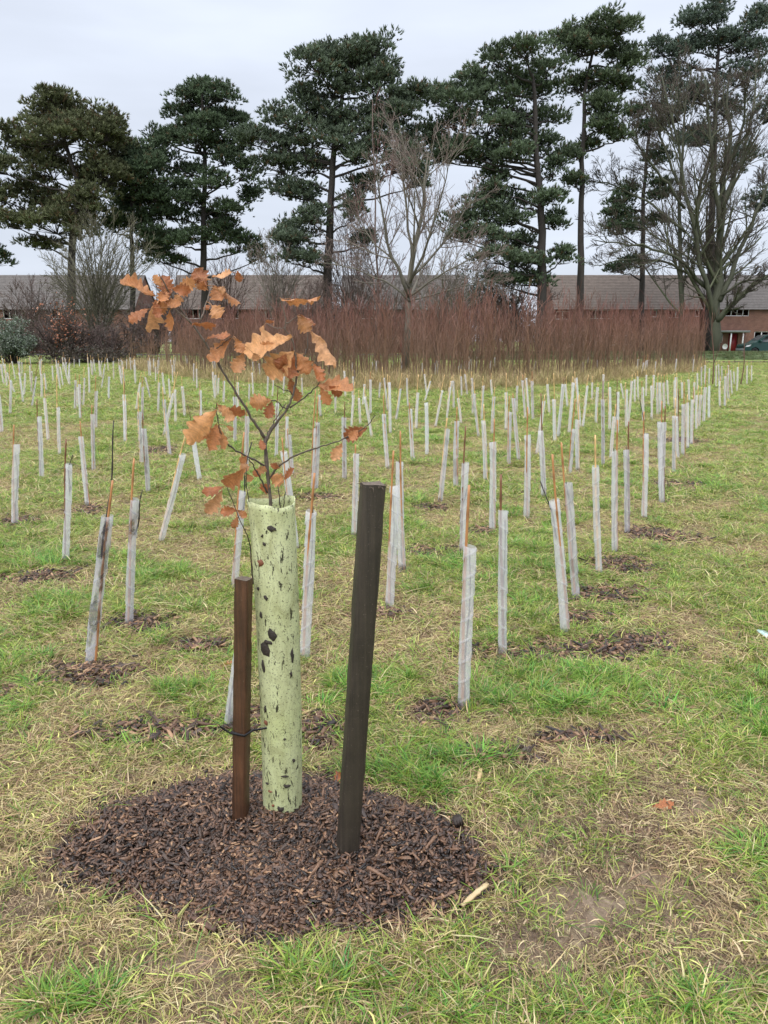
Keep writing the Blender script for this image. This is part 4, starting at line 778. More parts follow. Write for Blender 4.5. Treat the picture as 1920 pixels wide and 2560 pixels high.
L_(cC, [(960,1010,958,557,968,420,'o'),(1050,885,1050,517,1058,400,'p'),(1072,800,1070,520,1080,340,'d'),(1110,780,1108,442,1118,300,'o'),(1135,745,1140,432,1130,380,'p'),(1165,715,1168,412,1185,330,'o'),(1195,615,1200,382,1205,320,'p'),(1210,600,1226,382,1228,330,'p'),(1240,565,1255,332,1258,240,'o'),(1275,545,1280,322,0,0,'p'),
 (1345,470,1348,292,1350,260,'p'),(1382,465,1380,262,1384,220,'p'),(1405,420,1398,242,1395,190,'o'),(1425,385,1415,222,1408,160,'o'),(1455,365,1465,202,1468,170,'p'),(1520,320,1525,192,1520,160,'p'),(1550,305,1552,192,1550,165,'p'),(1320,340,1325,192,1326,165,'p'),(1342,320,1340,182,1340,155,'p'),(97,1185,98,642,97,460,'o'),(205,1050,185,612,192,370,'d'),(160,770,208,422,212,380,'p'),
 (425,890,425,542,445,380,'p'),(370,900,398,602,405,410,'o'),(587,850,588,412,597,385,'d'),(640,800,665,522,670,440,'p'),(682,640,685,362,680,280,'d'),(280,690,265,262,270,240,'p'),(300,660,330,312,335,270,'d'),(370,640,395,302,380,260,'p'),(440,600,415,272,405,230,'p'),(455,600,490,322,492,250,'p'),(547,570,553,332,556,300,'p'),(635,620,630,332,612,300,'p'),(745,600,740,347,730,300,'p'),(752,580,775,292,778,250,'p'),(725,420,705,307,700,270,'p'),
 (795,435,798,282,800,240,'p'),(855,560,845,332,840,290,'o'),(905,545,905,322,912,270,'p'),(940,515,945,302,945,240,'p'),(962,510,962,302,965,250,'p'),(985,480,985,302,986,250,'o'),(1015,465,1005,287,1003,240,'p'),(870,400,870,252,868,220,'p'),(1066,520,1065,267,1065,240,'p'),(1054,480,1055,287,1050,250,'p'),(45,820,8,402,5,370,'o'),(30,500,35,322,35,260,'p'),(85,545,70,287,68,250,'o'),(112,520,90,272,82,240,'p'),(137,550,130,292,128,230,'o'),(243,510,230,312,226,270,'p'),
 (1145,430,1145,282,1145,240,'p'),(1180,440,1183,300,1184,260,'p'),(360,470,350,310,350,260,'p'),(520,420,520,300,520,260,'p'),(590,420,592,322,596,280,'p'),(820,420,815,262,812,225,'p'),(915,420,918,252,918,220,'p'),(1200,360,1202,240,1202,200,'p'),(1230,340,1228,200,1228,175,'p'),(1250,320,1252,190,1252,165,'p'),(1275,330,1280,210,1282,180,'p'),(1105,420,1100,300,1096,262,'p'),(1360,300,1358,195,1358,165,'p'),(1400,300,1402,190,1402,160,'o'),(1440,320,1436,230,1434,190,'p')])
GUARDS = []
def put_guard(b, tp, cn, cc, soil, twig, label, group, jit=0.0):
    root = empty('spiral_tree_guard', b, label, 'tree guard', group)
    ax = Vector(tp - b); H = ax.length; q = Vector((0, 0, 1)).rotation_difference(ax); root.rotation_mode = 'QUATERNION'; root.rotation_quaternion = q @ Matrix.Rotation(rng.uniform(0, 6.28) * 0, 4, 'Z').to_quaternion()
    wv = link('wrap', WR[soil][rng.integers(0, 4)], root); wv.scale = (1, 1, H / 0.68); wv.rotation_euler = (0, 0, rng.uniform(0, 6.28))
    inv = (root.rotation_quaternion.to_matrix().to_4x4()).inverted()
    def child(nm, me, p0, p1, sxy=1.0):
        v = inv @ (Vector(p1) - Vector(b)); v0 = Vector(p0); d = v - v0; o = link(nm, me, root, v0); o.rotation_mode = 'QUATERNION'; o.rotation_quaternion = d.to_track_quat('Z', 'Y'); o.scale = (sxy, sxy, d.length)
    if cn is not None:
        v = inv @ (Vector(cn) - Vector(b)); x0 = max(-0.013, min(0.013, v.x)); lim_ = 0.014 * (1 if v.x > x0 else -1); xm = x0 + (lim_ - x0) * v.z / H
        vx = min(v.x, xm) if v.x > x0 else max(v.x, xm); yo = -math.sqrt(max(0, 0.0145 ** 2 - x0 ** 2)) * 0.9
        o = link('cane', CN[cc][rng.integers(0, 2)], root, (x0, yo, 0)); d = Vector((vx - x0, 0.0, v.z)); o.rotation_mode = 'QUATERNION'; o.rotation_quaternion = Vector((0, 0, 1)).rotation_difference(d); o.scale = (1, 1, d.length)
    if twig is not None: child('twig', TW[0 if soil == 2 else (1 if cn is None else 2)], (0.004, 0.004, H * 0.72), twig)
    elif b[1] < 9: child('twig', TW[2], (0.003, 0.009, 0.0), b + (tp - b) * rng.uniform(0.9, 1.06) + np.array([rng.normal(0, .006), 0.0, 0]), 0.8)
    GUARDS.append(root); return root
for k, (fr, bx0, by0, tx0, ty0, cx0, cy0, cc, soil, tw, label) in SPEC.items():
    b = G(*fr(bx0, by0)); yl = rng.normal(0, 0.012); tp = D(*fr(tx0, ty0), b[1] + yl); cn = D(*fr(cx0, cy0), b[1] + yl) if cx0 else None
    put_guard(b, tp, cn, cc, soil, D(*fr(*tw), b[1] + 0.02) if tw else None, label, None)
WORDC = {'o': 'orange-brown', 'd': 'dark brown', 'p': 'pale straw'}
def auto_label(b, tp, cn, cc):
    ln = abs(tp[0] - b[0]) / max(.1, tp[2]); px, _ = proj(b)
    lean = 'leaning' if ln > 0.13 else ('slightly tilted' if ln > 0.045 else 'upright')
    edge = b[0] > 0.36 * b[1] + 0.25 and px > 1640
    where = ('in the outermost row by the grass strip' if edge else 'below the red-stemmed thicket' if (b[1] > 19 and b[0] > -6.0) else
             'near the dark hedge' if b[1] > 19 else 'in the middle turf rows' if b[1] > 8.5 else 'in the front turf rows')
    s = '%s spiral guard %s %s' % (lean, ('with %s cane' % WORDC[cc]) if cn is not None else 'without a cane', where)
    return s
for (fr, bx0, by0, tx0, ty0, cx0, cy0, cc) in R_:
    b = G(*fr(bx0, by0)); tp = D(*fr(tx0, ty0), b[1] + rng.normal(0, 0.015)); h = np.linalg.norm(tp - b)
    if h < 0.42 or h > 0.85: tp = b + (tp - b) * (rng.uniform(0.6, 0.7) / h)
    cn = D(*fr(cx0, cy0), tp[1]) if (cx0 or cy0) else None
    if cn is not None and (cn[2] < tp[2] + 0.05 or cn[2] > 1.15): cn = tp + nrm(tp - b) * rng.uniform(0.10, 0.25)
    lab = auto_label(b, tp, cn, cc)
    put_guard(b, tp, cn, cc, 1 if rng.uniform() < 0.35 else 0, None, lab, lab.replace('spiral guard', 'spiral guards'))
# guards inside and beyond the thicket and along the far edge, seen as thin white strips
for k in range(105):
    if k < 70: px = rng.uniform(300, 1500); py = rng.uniform(800, 822) - (px - 300) * 0.004
    else: px = rng.uniform(5, 420); py = rng.uniform(800, 835)
    b = G(*F(px, py)); h = rng.uniform(0.58, 0.70); ln = rng.normal(0, 0.07); tp = b + np.array([ln * h, rng.normal(0, .02), h]); cn = tp + nrm(tp - b) * rng.uniform(0.06, 0.3)
    cc = 'p' if rng.uniform() < 0.75 else 'o'; lab = auto_label(b, tp, cn, cc)
    put_guard(b, tp, cn, cc, 0 if rng.uniform() < 0.7 else 1, None, lab, lab.replace('spiral guard', 'spiral guards'))

# ------------------------------------------------------------------ thicket of red-stemmed whips
M_whip = simple('red_bark_whip', (1, 1, 1), 0.55, 0.2, 20, useattr=True)
def whip_geo(mb, off, h, r, ns):
    st = []
    for k in range(ns):
        a = r.uniform(0, 6.283); le = r.uniform(0.0, 0.12); hh = h * r.uniform(0.8, 1.0); t = np.linspace(0, 1, 7)
        st.append(np.stack([le * hh * t ** 1.3 * math.cos(a) + 0.03 * np.sin(t * 6 + a), le * hh * t ** 1.3 * math.sin(a) + 0.03 * np.cos(t * 5 + a), hh * t], 1))
    P = np.array(st) + off; R = np.tile(np.linspace(0.0135, 0.006, 7), (ns, 1))
    P2, R2 = sprout(P, R, 8, 0.24, 0.93, (16, 42), (0.20, 0.40), 0.45, 0.62, 4, 0.07, 0.0068, r=r)
    P3, R3 = sprout(P2, R2, 1, 0.3, 0.9, (18, 45), (0.3, 0.6), 0.4, 0.8, 3, 0.08, 0.006, r=r)
    tone = r.uniform(0.55, 1.4)
    for PP, RR, n in ((P, R, 3), (P2, R2, 3), (P3, R3, 3)):
        z = np.clip((PP[..., 2:3] - off[2]) / 2.6, 0, 1.1); lo = np.array([0.22, 0.15, 0.09]); hi = np.array([0.205, 0.088, 0.066])
        tubes(mb, PP, RR, n, col=(lo * (1 - z) + hi * z) * tone, cap=False)
wr = np.random.default_rng(5); WH = []
for k in range(14):
    mb = MB(); whip_geo(mb, np.zeros(3), 2.6, wr, 1); WH.append(mb.mesh('red_stemmed_whip', M_whip))
def thick_pts(n):
    o = []
    while len(o) < n:
        px = wr.uniform(285, 1515)
        if wr.uniform() > np.interp(px, [285, 470, 1480, 1515], [0.12, 1, 1, 0.5]): continue
        front = np.interp(px, [300, 420, 700, 1000, 1250, 1515], [800, 815, 832, 838, 824, 800]); f0 = G(*F(px, front))[1]
        y = f0 + (wr.uniform(0, 1) ** 1.25) * (47 - f0); x = (px * K - 960) / FPX * (y * cp + HC * sp_); o.append((x, y))
    return np.array(o)
tp_ = thick_pts(1800); tp_ = tp_[np.argsort(tp_[:, 1])]
def whip_h(x, y):
    px, _ = proj(np.array([x, y, 0])); px = px / K; return np.interp(px, [290, 400, 520, 900, 1200, 1515], [1.9, 2.5, 2.95, 3.1, 3.15, 3.15]) * wr.uniform(0.62, 1.12) * (1 + 0.004 * (y - 28))
for k in range(290):
    x, y = tp_[k]; o = link('red_stemmed_whip', WH[k % 14], None, (x, y, 0)); h = whip_h(x, y) / 2.6; o.scale = (h, h, h); o.rotation_euler = (wr.normal(0, .03), wr.normal(0, .03), wr.uniform(0, 6.28))
    tag(o, 'thin reddish bare whip standing in the front of the red-stemmed thicket', 'sapling', 'red-stemmed whips in the thicket')
mb = MB()
for k in range(290, 1800): x, y = tp_[k]; whip_geo(mb, np.array([x, y, 0.0]), whip_h(x, y), wr, 1)
tag(mb.build('red_stemmed_thicket', M_whip), 'dense mass of reddish bare whips behind the front of the thicket', kind='stuff')
# pale dead grass at the feet of the whips
n = 2600; px = rng.uniform(260, 1520, n); front = np.interp(px, [300, 420, 700, 1000, 1250, 1515], [803, 822, 842, 850, 834, 806]); f0 = np.array([G(*F(a, b))[1] for a, b in zip(px, front)])
Y = f0 + rng.uniform(0, 1, n) ** 1.6 * 17; X = (px * K - 960) / FPX * (Y * cp + HC * sp_)
s = rng.uniform(0.5, 1.2, n) * np.clip((Y - f0) / 2 + 0.35, 0.35, 1)
scatter('tall_dead_grass', C_tall, np.stack([X, Y, np.zeros(n)], 1), np.stack([rng.normal(0, .1, n), rng.normal(0, .1, n), rng.uniform(0, 6.28, n)], 1), np.stack([s * 1.5, s * 1.5, s], 1), 'tall pale dead grass at the feet of the red-stemmed thicket')

# ------------------------------------------------------------------ bare trees
M_branch = simple('bare_bark', (1, 1, 1), 0.8, 0.45, 2.2, 0.9, 9, useattr=True, stretch=(1, 1, 0.4))
def bare_tree(name, label, stems, y, root_px, cols, levels, Kk=9, group=None, ydep=0.35, seed=1, frame=F, cat='tree', sides=(7, 5, 3, 3)):
    """stems: list of (pixel path, radius0, radius1, depth swing)"""
    r = np.random.default_rng(seed); b = D(*frame(*root_px), y); b[2] = 0; root = empty(name, b, label, cat, group)
    P, R = [], []
    for (pp, r0, r1, dy) in stems:
        n = len(pp); pts = [D(*frame(*p), y + dy * (k / max(1, n - 1))) for k, p in enumerate(pp)]; pts = np.array(pts); pts[:, 2] = np.maximum(pts[:, 2], 0)
        q = resample(pts, Kk); q[1:-1] += r.normal(0, 0.02 * np.linalg.norm(q[-1] - q[0]) / 3, (Kk - 2, 3)); P.append(q); R.append(np.linspace(1, 0, Kk) ** 0.8 * (r0 - r1) + r1)
    P, R = np.array(P), np.array(R)
    mb = MB(); tubes(mb, P, R, sides[0], col=cols[0]); mb.build('trunk', M_branch, root, True)
    for i, (nper, t0, t1, ang, lf, up, rf, rmin, wob) in enumerate(levels):
        P, R = sprout(P, R, nper, t0, t1, ang, lf, up, rf, (6, 5, 3, 3)[i], wob, rmin, r=r)
        mb = MB(); c = np.array(cols[min(i + 1, len(cols) - 1)]) * r.uniform(0.75, 1.25, (len(P), 1)); tubes(mb, P, R, sides[min(i + 1, 3)], col=c, cap=False)
        mb.build(('limbs', 'branches', 'twigs', 'twigs')[min(i, 3)], M_branch, root)
    return root
ASH = [(0.17, 0.155, 0.12), (0.20, 0.18, 0.145), (0.24, 0.20, 0.17), (0.23, 0.165, 0.145)]
cy_ = 31.0
bare_tree('bare_tree', 'small bare pale tree rising out of the red-stemmed thicket', [
    ([(878, 812), (879, 720), (884, 620), (888, 560), (900, 500), (915, 420), (925, 330)], 0.17, 0.02, 0.5), ([(884, 640), (860, 580), (840, 540), (825, 470), (815, 380)], 0.08, 0.015, -1),
    ([(884, 620), (850, 560), (800, 520), (770, 470)], 0.05, 0.012, 1.2), ([(888, 600), (930, 560), (980, 500), (1020, 430)], 0.06, 0.012, 1), ([(886, 610), (920, 540), (950, 440), (970, 350)], 0.06, 0.012, -1.2),
    ([(886, 640), (940, 600), (1010, 560), (1060, 540)], 0.05, 0.010, -0.6), ([(884, 650), (840, 610), (770, 580), (720, 570)], 0.05, 0.010, 0.6), ([(886, 650), (930, 640), (990, 620), (1080, 600)], 0.04, 0.01, 1.5), ([(890, 560), (880, 480), (870, 390), (860, 310)], 0.06, 0.012, 0.8)],
    cy_, (878, 812), ASH, [(11, 0.25, 0.97, (20, 55), (0.32, 0.6), 0.25, 0.5, 0.014, 0.07), (7, 0.2, 0.95, (20, 50), (0.35, 0.65), 0.25, 0.6, 0.010, 0.08), (4, 0.3, 0.95, (20, 50), (0.4, 0.7), 0.2, 0.7, 0.0085, 0.1)], seed=4)
bare_tree('bare_tree', 'slim upright reddish bare sapling with arching tips beside the pale tree', [([(812, 800), (815, 600), (812, 450), (806, 330), (805, 215)], 0.06, 0.012, 0.4), ([(814, 560), (835, 470), (845, 380), (850, 300)], 0.03, 0.01, 0.6), ([(813, 600), (780, 500), (765, 420)], 0.03, 0.01, -0.5)],
    33.5, (812, 800), [(0.16, 0.11, 0.095), (0.19, 0.10, 0.09), (0.20, 0.10, 0.09)], [(10, 0.25, 0.95, (25, 55), (0.16, 0.34), 0.35, 0.5, 0.010, 0.06), (5, 0.25, 0.95, (20, 50), (0.3, 0.55), 0.3, 0.7, 0.008, 0.08)], seed=9)
MOSS = [(0.088, 0.094, 0.060), (0.105, 0.115, 0.066), (0.115, 0.105, 0.072), (0.105, 0.078, 0.066)]
bare_tree('bare_tree', 'huge many-stemmed bare tree with mossy green bark in front of the brick house', [
    ([(1420, 1545), (1425, 1420), (1450, 1330), (1455, 1150), (1460, 900), (1500, 600), (1490, 330)], 0.46, 0.05, 1), ([(1430, 1400), (1400, 1250), (1345, 1080), (1300, 820), (1255, 520), (1200, 330)], 0.22, 0.04, -1.5),
    ([(1288, 1545), (1285, 1330), (1282, 1150), (1280, 1000), (1270, 720), (1300, 480), (1330, 300)], 0.24, 0.04, 2), ([(1435, 1390), (1490, 1330), (1570, 1250), (1690, 1170)], 0.26, 0.10, -2), ([(1450, 1300), (1530, 1100), (1620, 900), (1700, 700)], 0.24, 0.04, 2),
    ([(1400, 1250), (1280, 1120), (1120, 1060), (900, 1035)], 0.16, 0.03, -2.5), ([(1390, 1230), (1250, 1140), (1080, 1110), (930, 1150)], 0.13, 0.03, 2.5), ([(1455, 1000), (1430, 800), (1400, 550), (1390, 340)], 0.22, 0.04, -1), ([(1460, 900), (1560, 650), (1600, 420), (1610, 290)], 0.2, 0.04, 2),
    ([(1345, 1100), (1350, 850), (1420, 620), (1440, 400)], 0.20, 0.04, 1), ([(1300, 900), (1200, 760), (1100, 640), (1030, 520)], 0.13, 0.03, -1.5), ([(1300, 1000), (1150, 880), (1000, 800), (880, 780)], 0.12, 0.03, 1), ([(1455, 1280), (1540, 1220), (1640, 1200), (1720, 1230)], 0.12, 0.03, -3), ([(1500, 700), (1560, 520), (1560, 320)], 0.14, 0.03, -2), ([(1270, 800), (1180, 560), (1130, 430)], 0.12, 0.03, 2)],
    66.0, (1420, 1545), MOSS, [(17, 0.12, 0.98, (22, 60), (0.18, 0.38), 0.35, 0.45, 0.034, 0.08), (9, 0.2, 0.97, (22, 55), (0.32, 0.6), 0.3, 0.55, 0.022, 0.09), (6, 0.2, 0.97, (20, 50), (0.4, 0.7), 0.2, 0.7, 0.017, 0.1)], frame=C2, seed=14, Kk=12)
OLV = [(0.13, 0.125, 0.085), (0.15, 0.145, 0.095), (0.165, 0.155, 0.10), (0.17, 0.15, 0.105)]
def fan(cx, by, w_, h_, n, r0, seed):
    r = np.random.default_rng(seed); st = []
    for k in range(n):
        a = -1 + 2 * (k + 0.5) / n + r.normal(0, 0.04); hh = h_ * math.sqrt(max(0.15, 1 - 0.75 * a * a)) * r.uniform(0.85, 1.0)
        st.append(([(cx + r.normal(0, 4), by), (cx + a * w_ * 0.3, by - hh * 0.45), (cx + a * w_ * 0.62, by - hh * 0.78), (cx + a * w_ * 0.9, by - hh)], r0, r0 * 0.2, r.uniform(-2.5, 2.5)))
    return st
FINE = [(12, 0.10, 0.98, (15, 50), (0.25, 0.5), 0.2, 0.5, 0.020, 0.07), (6, 0.2, 0.95, (18, 50), (0.3, 0.6), 0.2, 0.7, 0.0145, 0.08), (2, 0.2, 0.95, (18, 50), (0.35, 0.65), 0.2, 0.8, 0.012, 0.1)]
bare_tree('bare_bush', 'large rounded olive-grey bare bush below the left pines', fan(215, 745, 135, 265, 17, 0.07, 3), 52, (215, 745), OLV, FINE, seed=21, cat='bush')
BRN = [(0.10, 0.075, 0.065), (0.12, 0.085, 0.075), (0.14, 0.095, 0.085), (0.145, 0.10, 0.09)]
for (cx, by, w_, h_, y, sd_, col, lab) in [
    (70, 755, 110, 150, 56, 31, BRN, 'brown bare bush behind the evergreen shrub at the field end'), (330, 765, 90, 110, 50, 32, BRN, 'low brown bare bush beside the olive-grey bush'),
    (120, 775, 120, 90, 48, 33, BRN, 'dense dark bare bush above the far guards by the hedge'), (240, 780, 120, 80, 48, 34, BRN, 'low dense bramble-brown bush at the hedge foot'), (490, 740, 55, 210, 76, 35, [(0.16, 0.09, 0.08)] * 4, 'reddish bare small tree before the tiled roof, between two pines'),
    (600, 740, 90, 230, 58, 36, ASH, 'grey bare shrub below the large middle pine'), (760, 740, 110, 300, 60, 37, BRN, 'brown bare tree beside the trunk of the large middle pine'), (380, 745, 70, 200, 80, 38, BRN, 'faint bare tree behind the pointed pine'), (960, 745, 100, 190, 56, 39, ASH, 'grey bare shrub right of the small pale tree'),
    (20, 790, 80, 70, 47, 40, BRN, 'dark twiggy bush at the foot of the evergreen shrub'), (1000, 750, 130, 120, 60, 41, BRN, 'low brown bare shrub below the spreading pine'), (680, 745, 90, 140, 55, 42, BRN, 'brown bare shrub between the tiled roof and middle pine'),
    (850, 745, 140, 165, 64, 43, ASH, 'wide grey bare shrub hiding the terrace behind the small pale tree'), (1100, 745, 110, 190, 66, 44, BRN, 'brown bare shrub under the skirt of the spreading pine')]:
    bare_tree('bare_bush', lab, fan(cx, by, w_, h_, 11, 0.05, sd_), y, (cx, by), col, FINE[:3] if y < 70 else FINE[:2], seed=sd_, cat='bush')
for k, (pp, y, lab) in enumerate([([(1400, 812), (1392, 780), (1386, 740)], 44, 'b'), ]): pass
for k, (bxx, byy, txx, tyy, lab) in enumerate([(1300, 330, 1300, -150, 'tall thin red-brown whip at the corner of the guards'), (1480, 325, 1520, -10, 'thin red-brown whip near the green van'), (1245, 200, 1240, -60, 'thin pale arching whip beside the mossy tree')]):
    b = G(*cC(bxx, byy)); t_ = D(*cC(txx, tyy), b[1]); root = empty('bare_whip', b, lab, 'sapling'); mb = MB(); q = resample([b, b * 0.6 + t_ * 0.4 + np.array([0.05, 0, 0]), b * 0.2 + t_ * 0.8 - np.array([.04, 0, 0]), t_], 10)
    tubes(mb, q, np.linspace(0.022, 0.008, 10), 5, col=(0.20, 0.10, 0.08)); mb.build('stem', M_branch, root)
    P2, R2 = sprout(q[None], np.linspace(0.02, 0.008, 10)[None], 7, 0.3, 0.95, (20, 40), (0.2, 0.4), 0.5, 0.6, 5, 0.06, 0.006); mb = MB(); tubes(mb, P2, R2, 3, col=(0.20, 0.10, 0.085)); mb.build('branches', M_branch, root)

# ------------------------------------------------------------------ leafy shrubs at the hedge
M_shrubleaf = leafmat('shrub_leaf', False, 0.15, 0.35, 0.5)
def leafy(name, label, cx, cy, rx, ry, y, n, cols, size, seed, trunk_col=(0.09, 0.07, 0.06), fill=0.5):
    r = np.random.default_rng(seed); b = D(*F(cx, cy), y); b[2] = 0; root = empty(name, b, label, 'bush'); c = D(*F(cx, cy), y); sx_ = rx * K * y / FPX; sz_ = ry * K * y / FPX
    m_ = 40; st = np.array([resample([b, (b + c) / 2 + r.normal(0, .2, 3), c + np.array([r.normal(0, .5) * sx_, r.normal(0, .5) * sx_, r.uniform(-.3, .9) * sz_])], 7) for _ in range(m_)])
    mb = MB(); tubes(mb, st, np.tile(np.linspace(0.035, 0.01, 7), (m_, 1)), 4, col=trunk_col); P2, R2 = sprout(st, np.tile(np.linspace(0.03, 0.01, 7), (m_, 1)), 8, 0.3, 1, (20, 60), (0.2, 0.5), 0.2, 0.6, 5, 0.12, 0.008, r=r); tubes(mb, P2, R2, 3, col=trunk_col)
    mb.build('stems', M_branch, root)
    k = r.integers(0, len(P2), n); e = P2[k, r.integers(2, 5, n)] + r.normal(0, 0.10, (n, 3)); d = nrm(r.normal(0, 1, (n, 3)) + np.array([0, 0, 0.4])); s = nrm(np.cross(d, r.normal(0, 1, (n, 3)))); L2 = size * r.uniform(0.6, 1.3, (n, 1))
    nn = np.cross(d, s); V = np.stack([e, e + d * L2 * 0.5 + s * L2 * 0.28 + nn * L2 * 0.08, e + d * L2, e + d * L2 * 0.5 - s * L2 * 0.28 + nn * L2 * 0.08], 1)
    i = np.arange(n) * 4; col = np.asarray(cols)[r.integers(0, len(cols), n)] * r.uniform(0.7, 1.3, (n, 1))
    mb = MB(); mb.add(V.reshape(-1, 3), t=np.concatenate([np.stack([i, i + 1, i + 2], -1), np.stack([i, i + 2, i + 3], -1)]), col=np.repeat(col, 4, 0)); mb.build('leaves', M_shrubleaf, root)
leafy('evergreen_shrub', 'grey-green evergreen shrub at the foot of the hedge', 28, 738, 55, 48, 45, 9000, [(0.10, 0.13, 0.09), (0.15, 0.19, 0.14), (0.07, 0.10, 0.06), (0.20, 0.23, 0.19)], 0.12, 51)
leafy('beech_sapling', 'young beech holding coppery brown leaves in front of the hedge', 135, 695, 38, 42, 46, 520, [(0.34, 0.13, 0.07), (0.27, 0.10, 0.06), (0.42, 0.18, 0.10)], 0.15, 52)
leafy('bramble_bank', 'dark bramble bank running under the bare hedge bushes', 190, 772, 160, 22, 47, 9000, [(0.075, 0.055, 0.045), (0.10, 0.07, 0.055), (0.06, 0.06, 0.04)], 0.10, 53)
leafy('bramble_bank', 'tangled dark brown bramble thicket behind the coppery beech', 150, 735, 190, 50, 50, 9000, [(0.085, 0.06, 0.052), (0.11, 0.075, 0.06), (0.07, 0.062, 0.05)], 0.11, 55)
leafy('evergreen_shrub', 'dark hedge closing the gap between the terraces beside the middle pine', 715, 720, 60, 60, 92, 5000, [(0.07, 0.075, 0.06), (0.09, 0.085, 0.07)], 0.3, 56)
leafy('evergreen_shrub', 'dark hedge closing the gap beside the spreading pine trunk', 1100, 705, 110, 70, 92, 8000, [(0.06, 0.075, 0.055), (0.08, 0.085, 0.065)], 0.3, 57)
leafy('evergreen_shrub', 'dark hedge closing the gap behind the slender pine', 340, 715, 60, 60, 92, 5000, [(0.07, 0.07, 0.06), (0.09, 0.08, 0.07)], 0.3, 58)
leafy('evergreen_shrub', 'dark green shrub low behind the spreading pine trunks', 1045, 625, 60, 40, 70, 4000, [(0.05, 0.08, 0.05), (0.07, 0.10, 0.06)], 0.2, 54)

# ------------------------------------------------------------------ pines
M_needle = leafmat('pine_needles', False, 0.12, 0.6, 0.25); M_pbark = simple('pine_bark', (0.040, 0.033, 0.030), 0.85, 0.45, 2.5, 0.6, 9, stretch=(1, 1, 0.3))
def pine(label, frame, y, trunk, r0, r1, pads, tint, seed, dens=1.0, scale_px=K, brown=0.04):
    r = np.random.default_rng(seed); tp = np.array([D(*frame(*p), y) for p in trunk]); tp[0, 2] = min(tp[0, 2], 0.0); b = tp[0].copy(); b[2] = 0
    root = empty('pine_tree', b, label, 'tree', 'tall pines behind the field'); q = resample(tp, 16); q[1:-1] += r.normal(0, 0.05, (14, 3)); R = np.linspace(r0, r1, 16)
    mb = MB(); tubes(mb, q, R, 9); mb.build('trunk', M_pbark, root, True)
    zt = q[:, 2]; sub_ = []; lim, limr = [], []; shP, shD, shC, shL = [], [], [], []
    sc_ = math.hypot(frame(1, 0)[0] - frame(0, 0)[0], 0)
    for (cx, cy, rx, ry) in pads:
        c = D(*frame(cx, cy), y); mpp = y / FPX * sc_; ax, az = rx * mpp, ry * mpp
        c[1] += r.uniform(-1, 1) * min(3.2, 0.6 * ax + 0.6)
        za = max(zt[0] + 1.5, min(zt[-1] - 0.3, c[2] - r.uniform(0.2, 0.9) * az - 0.25 * abs(c[0] - np.interp(c[2], zt, q[:, 0])) )); a = np.array([np.interp(za, zt, q[:, k]) for k in range(3)])
        mid = (a + c) / 2 + np.array([0, 0, -0.15 * az + r.normal(0, .2)]); L0 = resample([a, mid, c + np.array([0, 0, -0.25 * az])], 7); L0[1:-1] += r.normal(0, 0.06, (5, 3)); lim.append(L0); limr.append(np.linspace(0.085 + 0.012 * ax, 0.03, 7))
        ax *= 1.22; az *= 1.5; m_ = max(8, int(5.6 * ax * az + 9)); d = nrm(r.normal(0, 1, (m_, 3))); d[:, 2] = np.where(d[:, 2] < -0.45, -d[:, 2], d[:, 2]); cc = c + d * np.array([ax, min(ax, 2.6), az]) * r.uniform(0.35, 0.92, (m_, 1))
        for k in range(m_):
            L1 = resample([L0[-1] * 0.6 + L0[-3] * 0.4, (L0[-1] + cc[k]) / 2 - np.array([0, 0, .1]), cc[k]], 4); sub_.append(L1)
        ns = int(30 * dens); rs = r.uniform(0.45, 0.9, m_); dd = nrm(r.normal(0, 1, (m_, ns, 3))); dd[..., 2] = np.where(dd[..., 2] < -0.25, -dd[..., 2] * 0.6, dd[..., 2])
        P = cc[:, None] + dd * (rs[:, None, None] * np.array([1.1, 1.1, 0.72])) * r.uniform(0.55, 1.0, (m_, ns, 1)); dr = nrm(dd * np.array([1, 1, 0.8]) + np.array([0, 0, 0.55]) + r.normal(0, 0.3, (m_, ns, 3)))
        ct = tint * r.uniform(0.72, 1.28, (m_, 1, 1)) * r.uniform(0.75, 1.25, (m_, ns, 1)); br = r.uniform(0, 1, (m_, ns, 1)) < brown; ct = np.where(br, np.array([0.12, 0.085, 0.045]), ct)
        shP.append(P.reshape(-1, 3)); shD.append(dr.reshape(-1, 3)); shC.append(ct.reshape(-1, 3))
    mb = MB(); tubes(mb, np.array(lim), np.array(limr), 4); tubes(mb, np.array(sub_), np.tile(np.linspace(0.03, 0.012, 4), (len(sub_), 1)), 3, cap=False); mb.build('limbs', M_pbark, root)
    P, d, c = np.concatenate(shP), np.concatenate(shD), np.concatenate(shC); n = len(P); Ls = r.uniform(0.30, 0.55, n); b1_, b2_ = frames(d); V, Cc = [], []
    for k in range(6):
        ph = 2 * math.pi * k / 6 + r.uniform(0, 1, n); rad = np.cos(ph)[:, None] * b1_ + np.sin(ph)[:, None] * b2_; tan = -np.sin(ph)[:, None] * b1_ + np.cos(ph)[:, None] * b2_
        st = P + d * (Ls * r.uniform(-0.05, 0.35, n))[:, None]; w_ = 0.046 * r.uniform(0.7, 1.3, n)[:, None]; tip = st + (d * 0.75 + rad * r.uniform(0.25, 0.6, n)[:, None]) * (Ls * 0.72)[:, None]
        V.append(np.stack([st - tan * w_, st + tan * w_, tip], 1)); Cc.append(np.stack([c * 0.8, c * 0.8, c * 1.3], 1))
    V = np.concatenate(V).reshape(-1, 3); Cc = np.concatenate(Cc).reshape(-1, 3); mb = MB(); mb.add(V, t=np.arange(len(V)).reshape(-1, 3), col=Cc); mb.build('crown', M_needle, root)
    return n
DG = np.array([0.082, 0.118, 0.066]); BG = np.array([0.112, 0.146, 0.098]); OG = np.array([0.120, 0.134, 0.068])
tot = 0
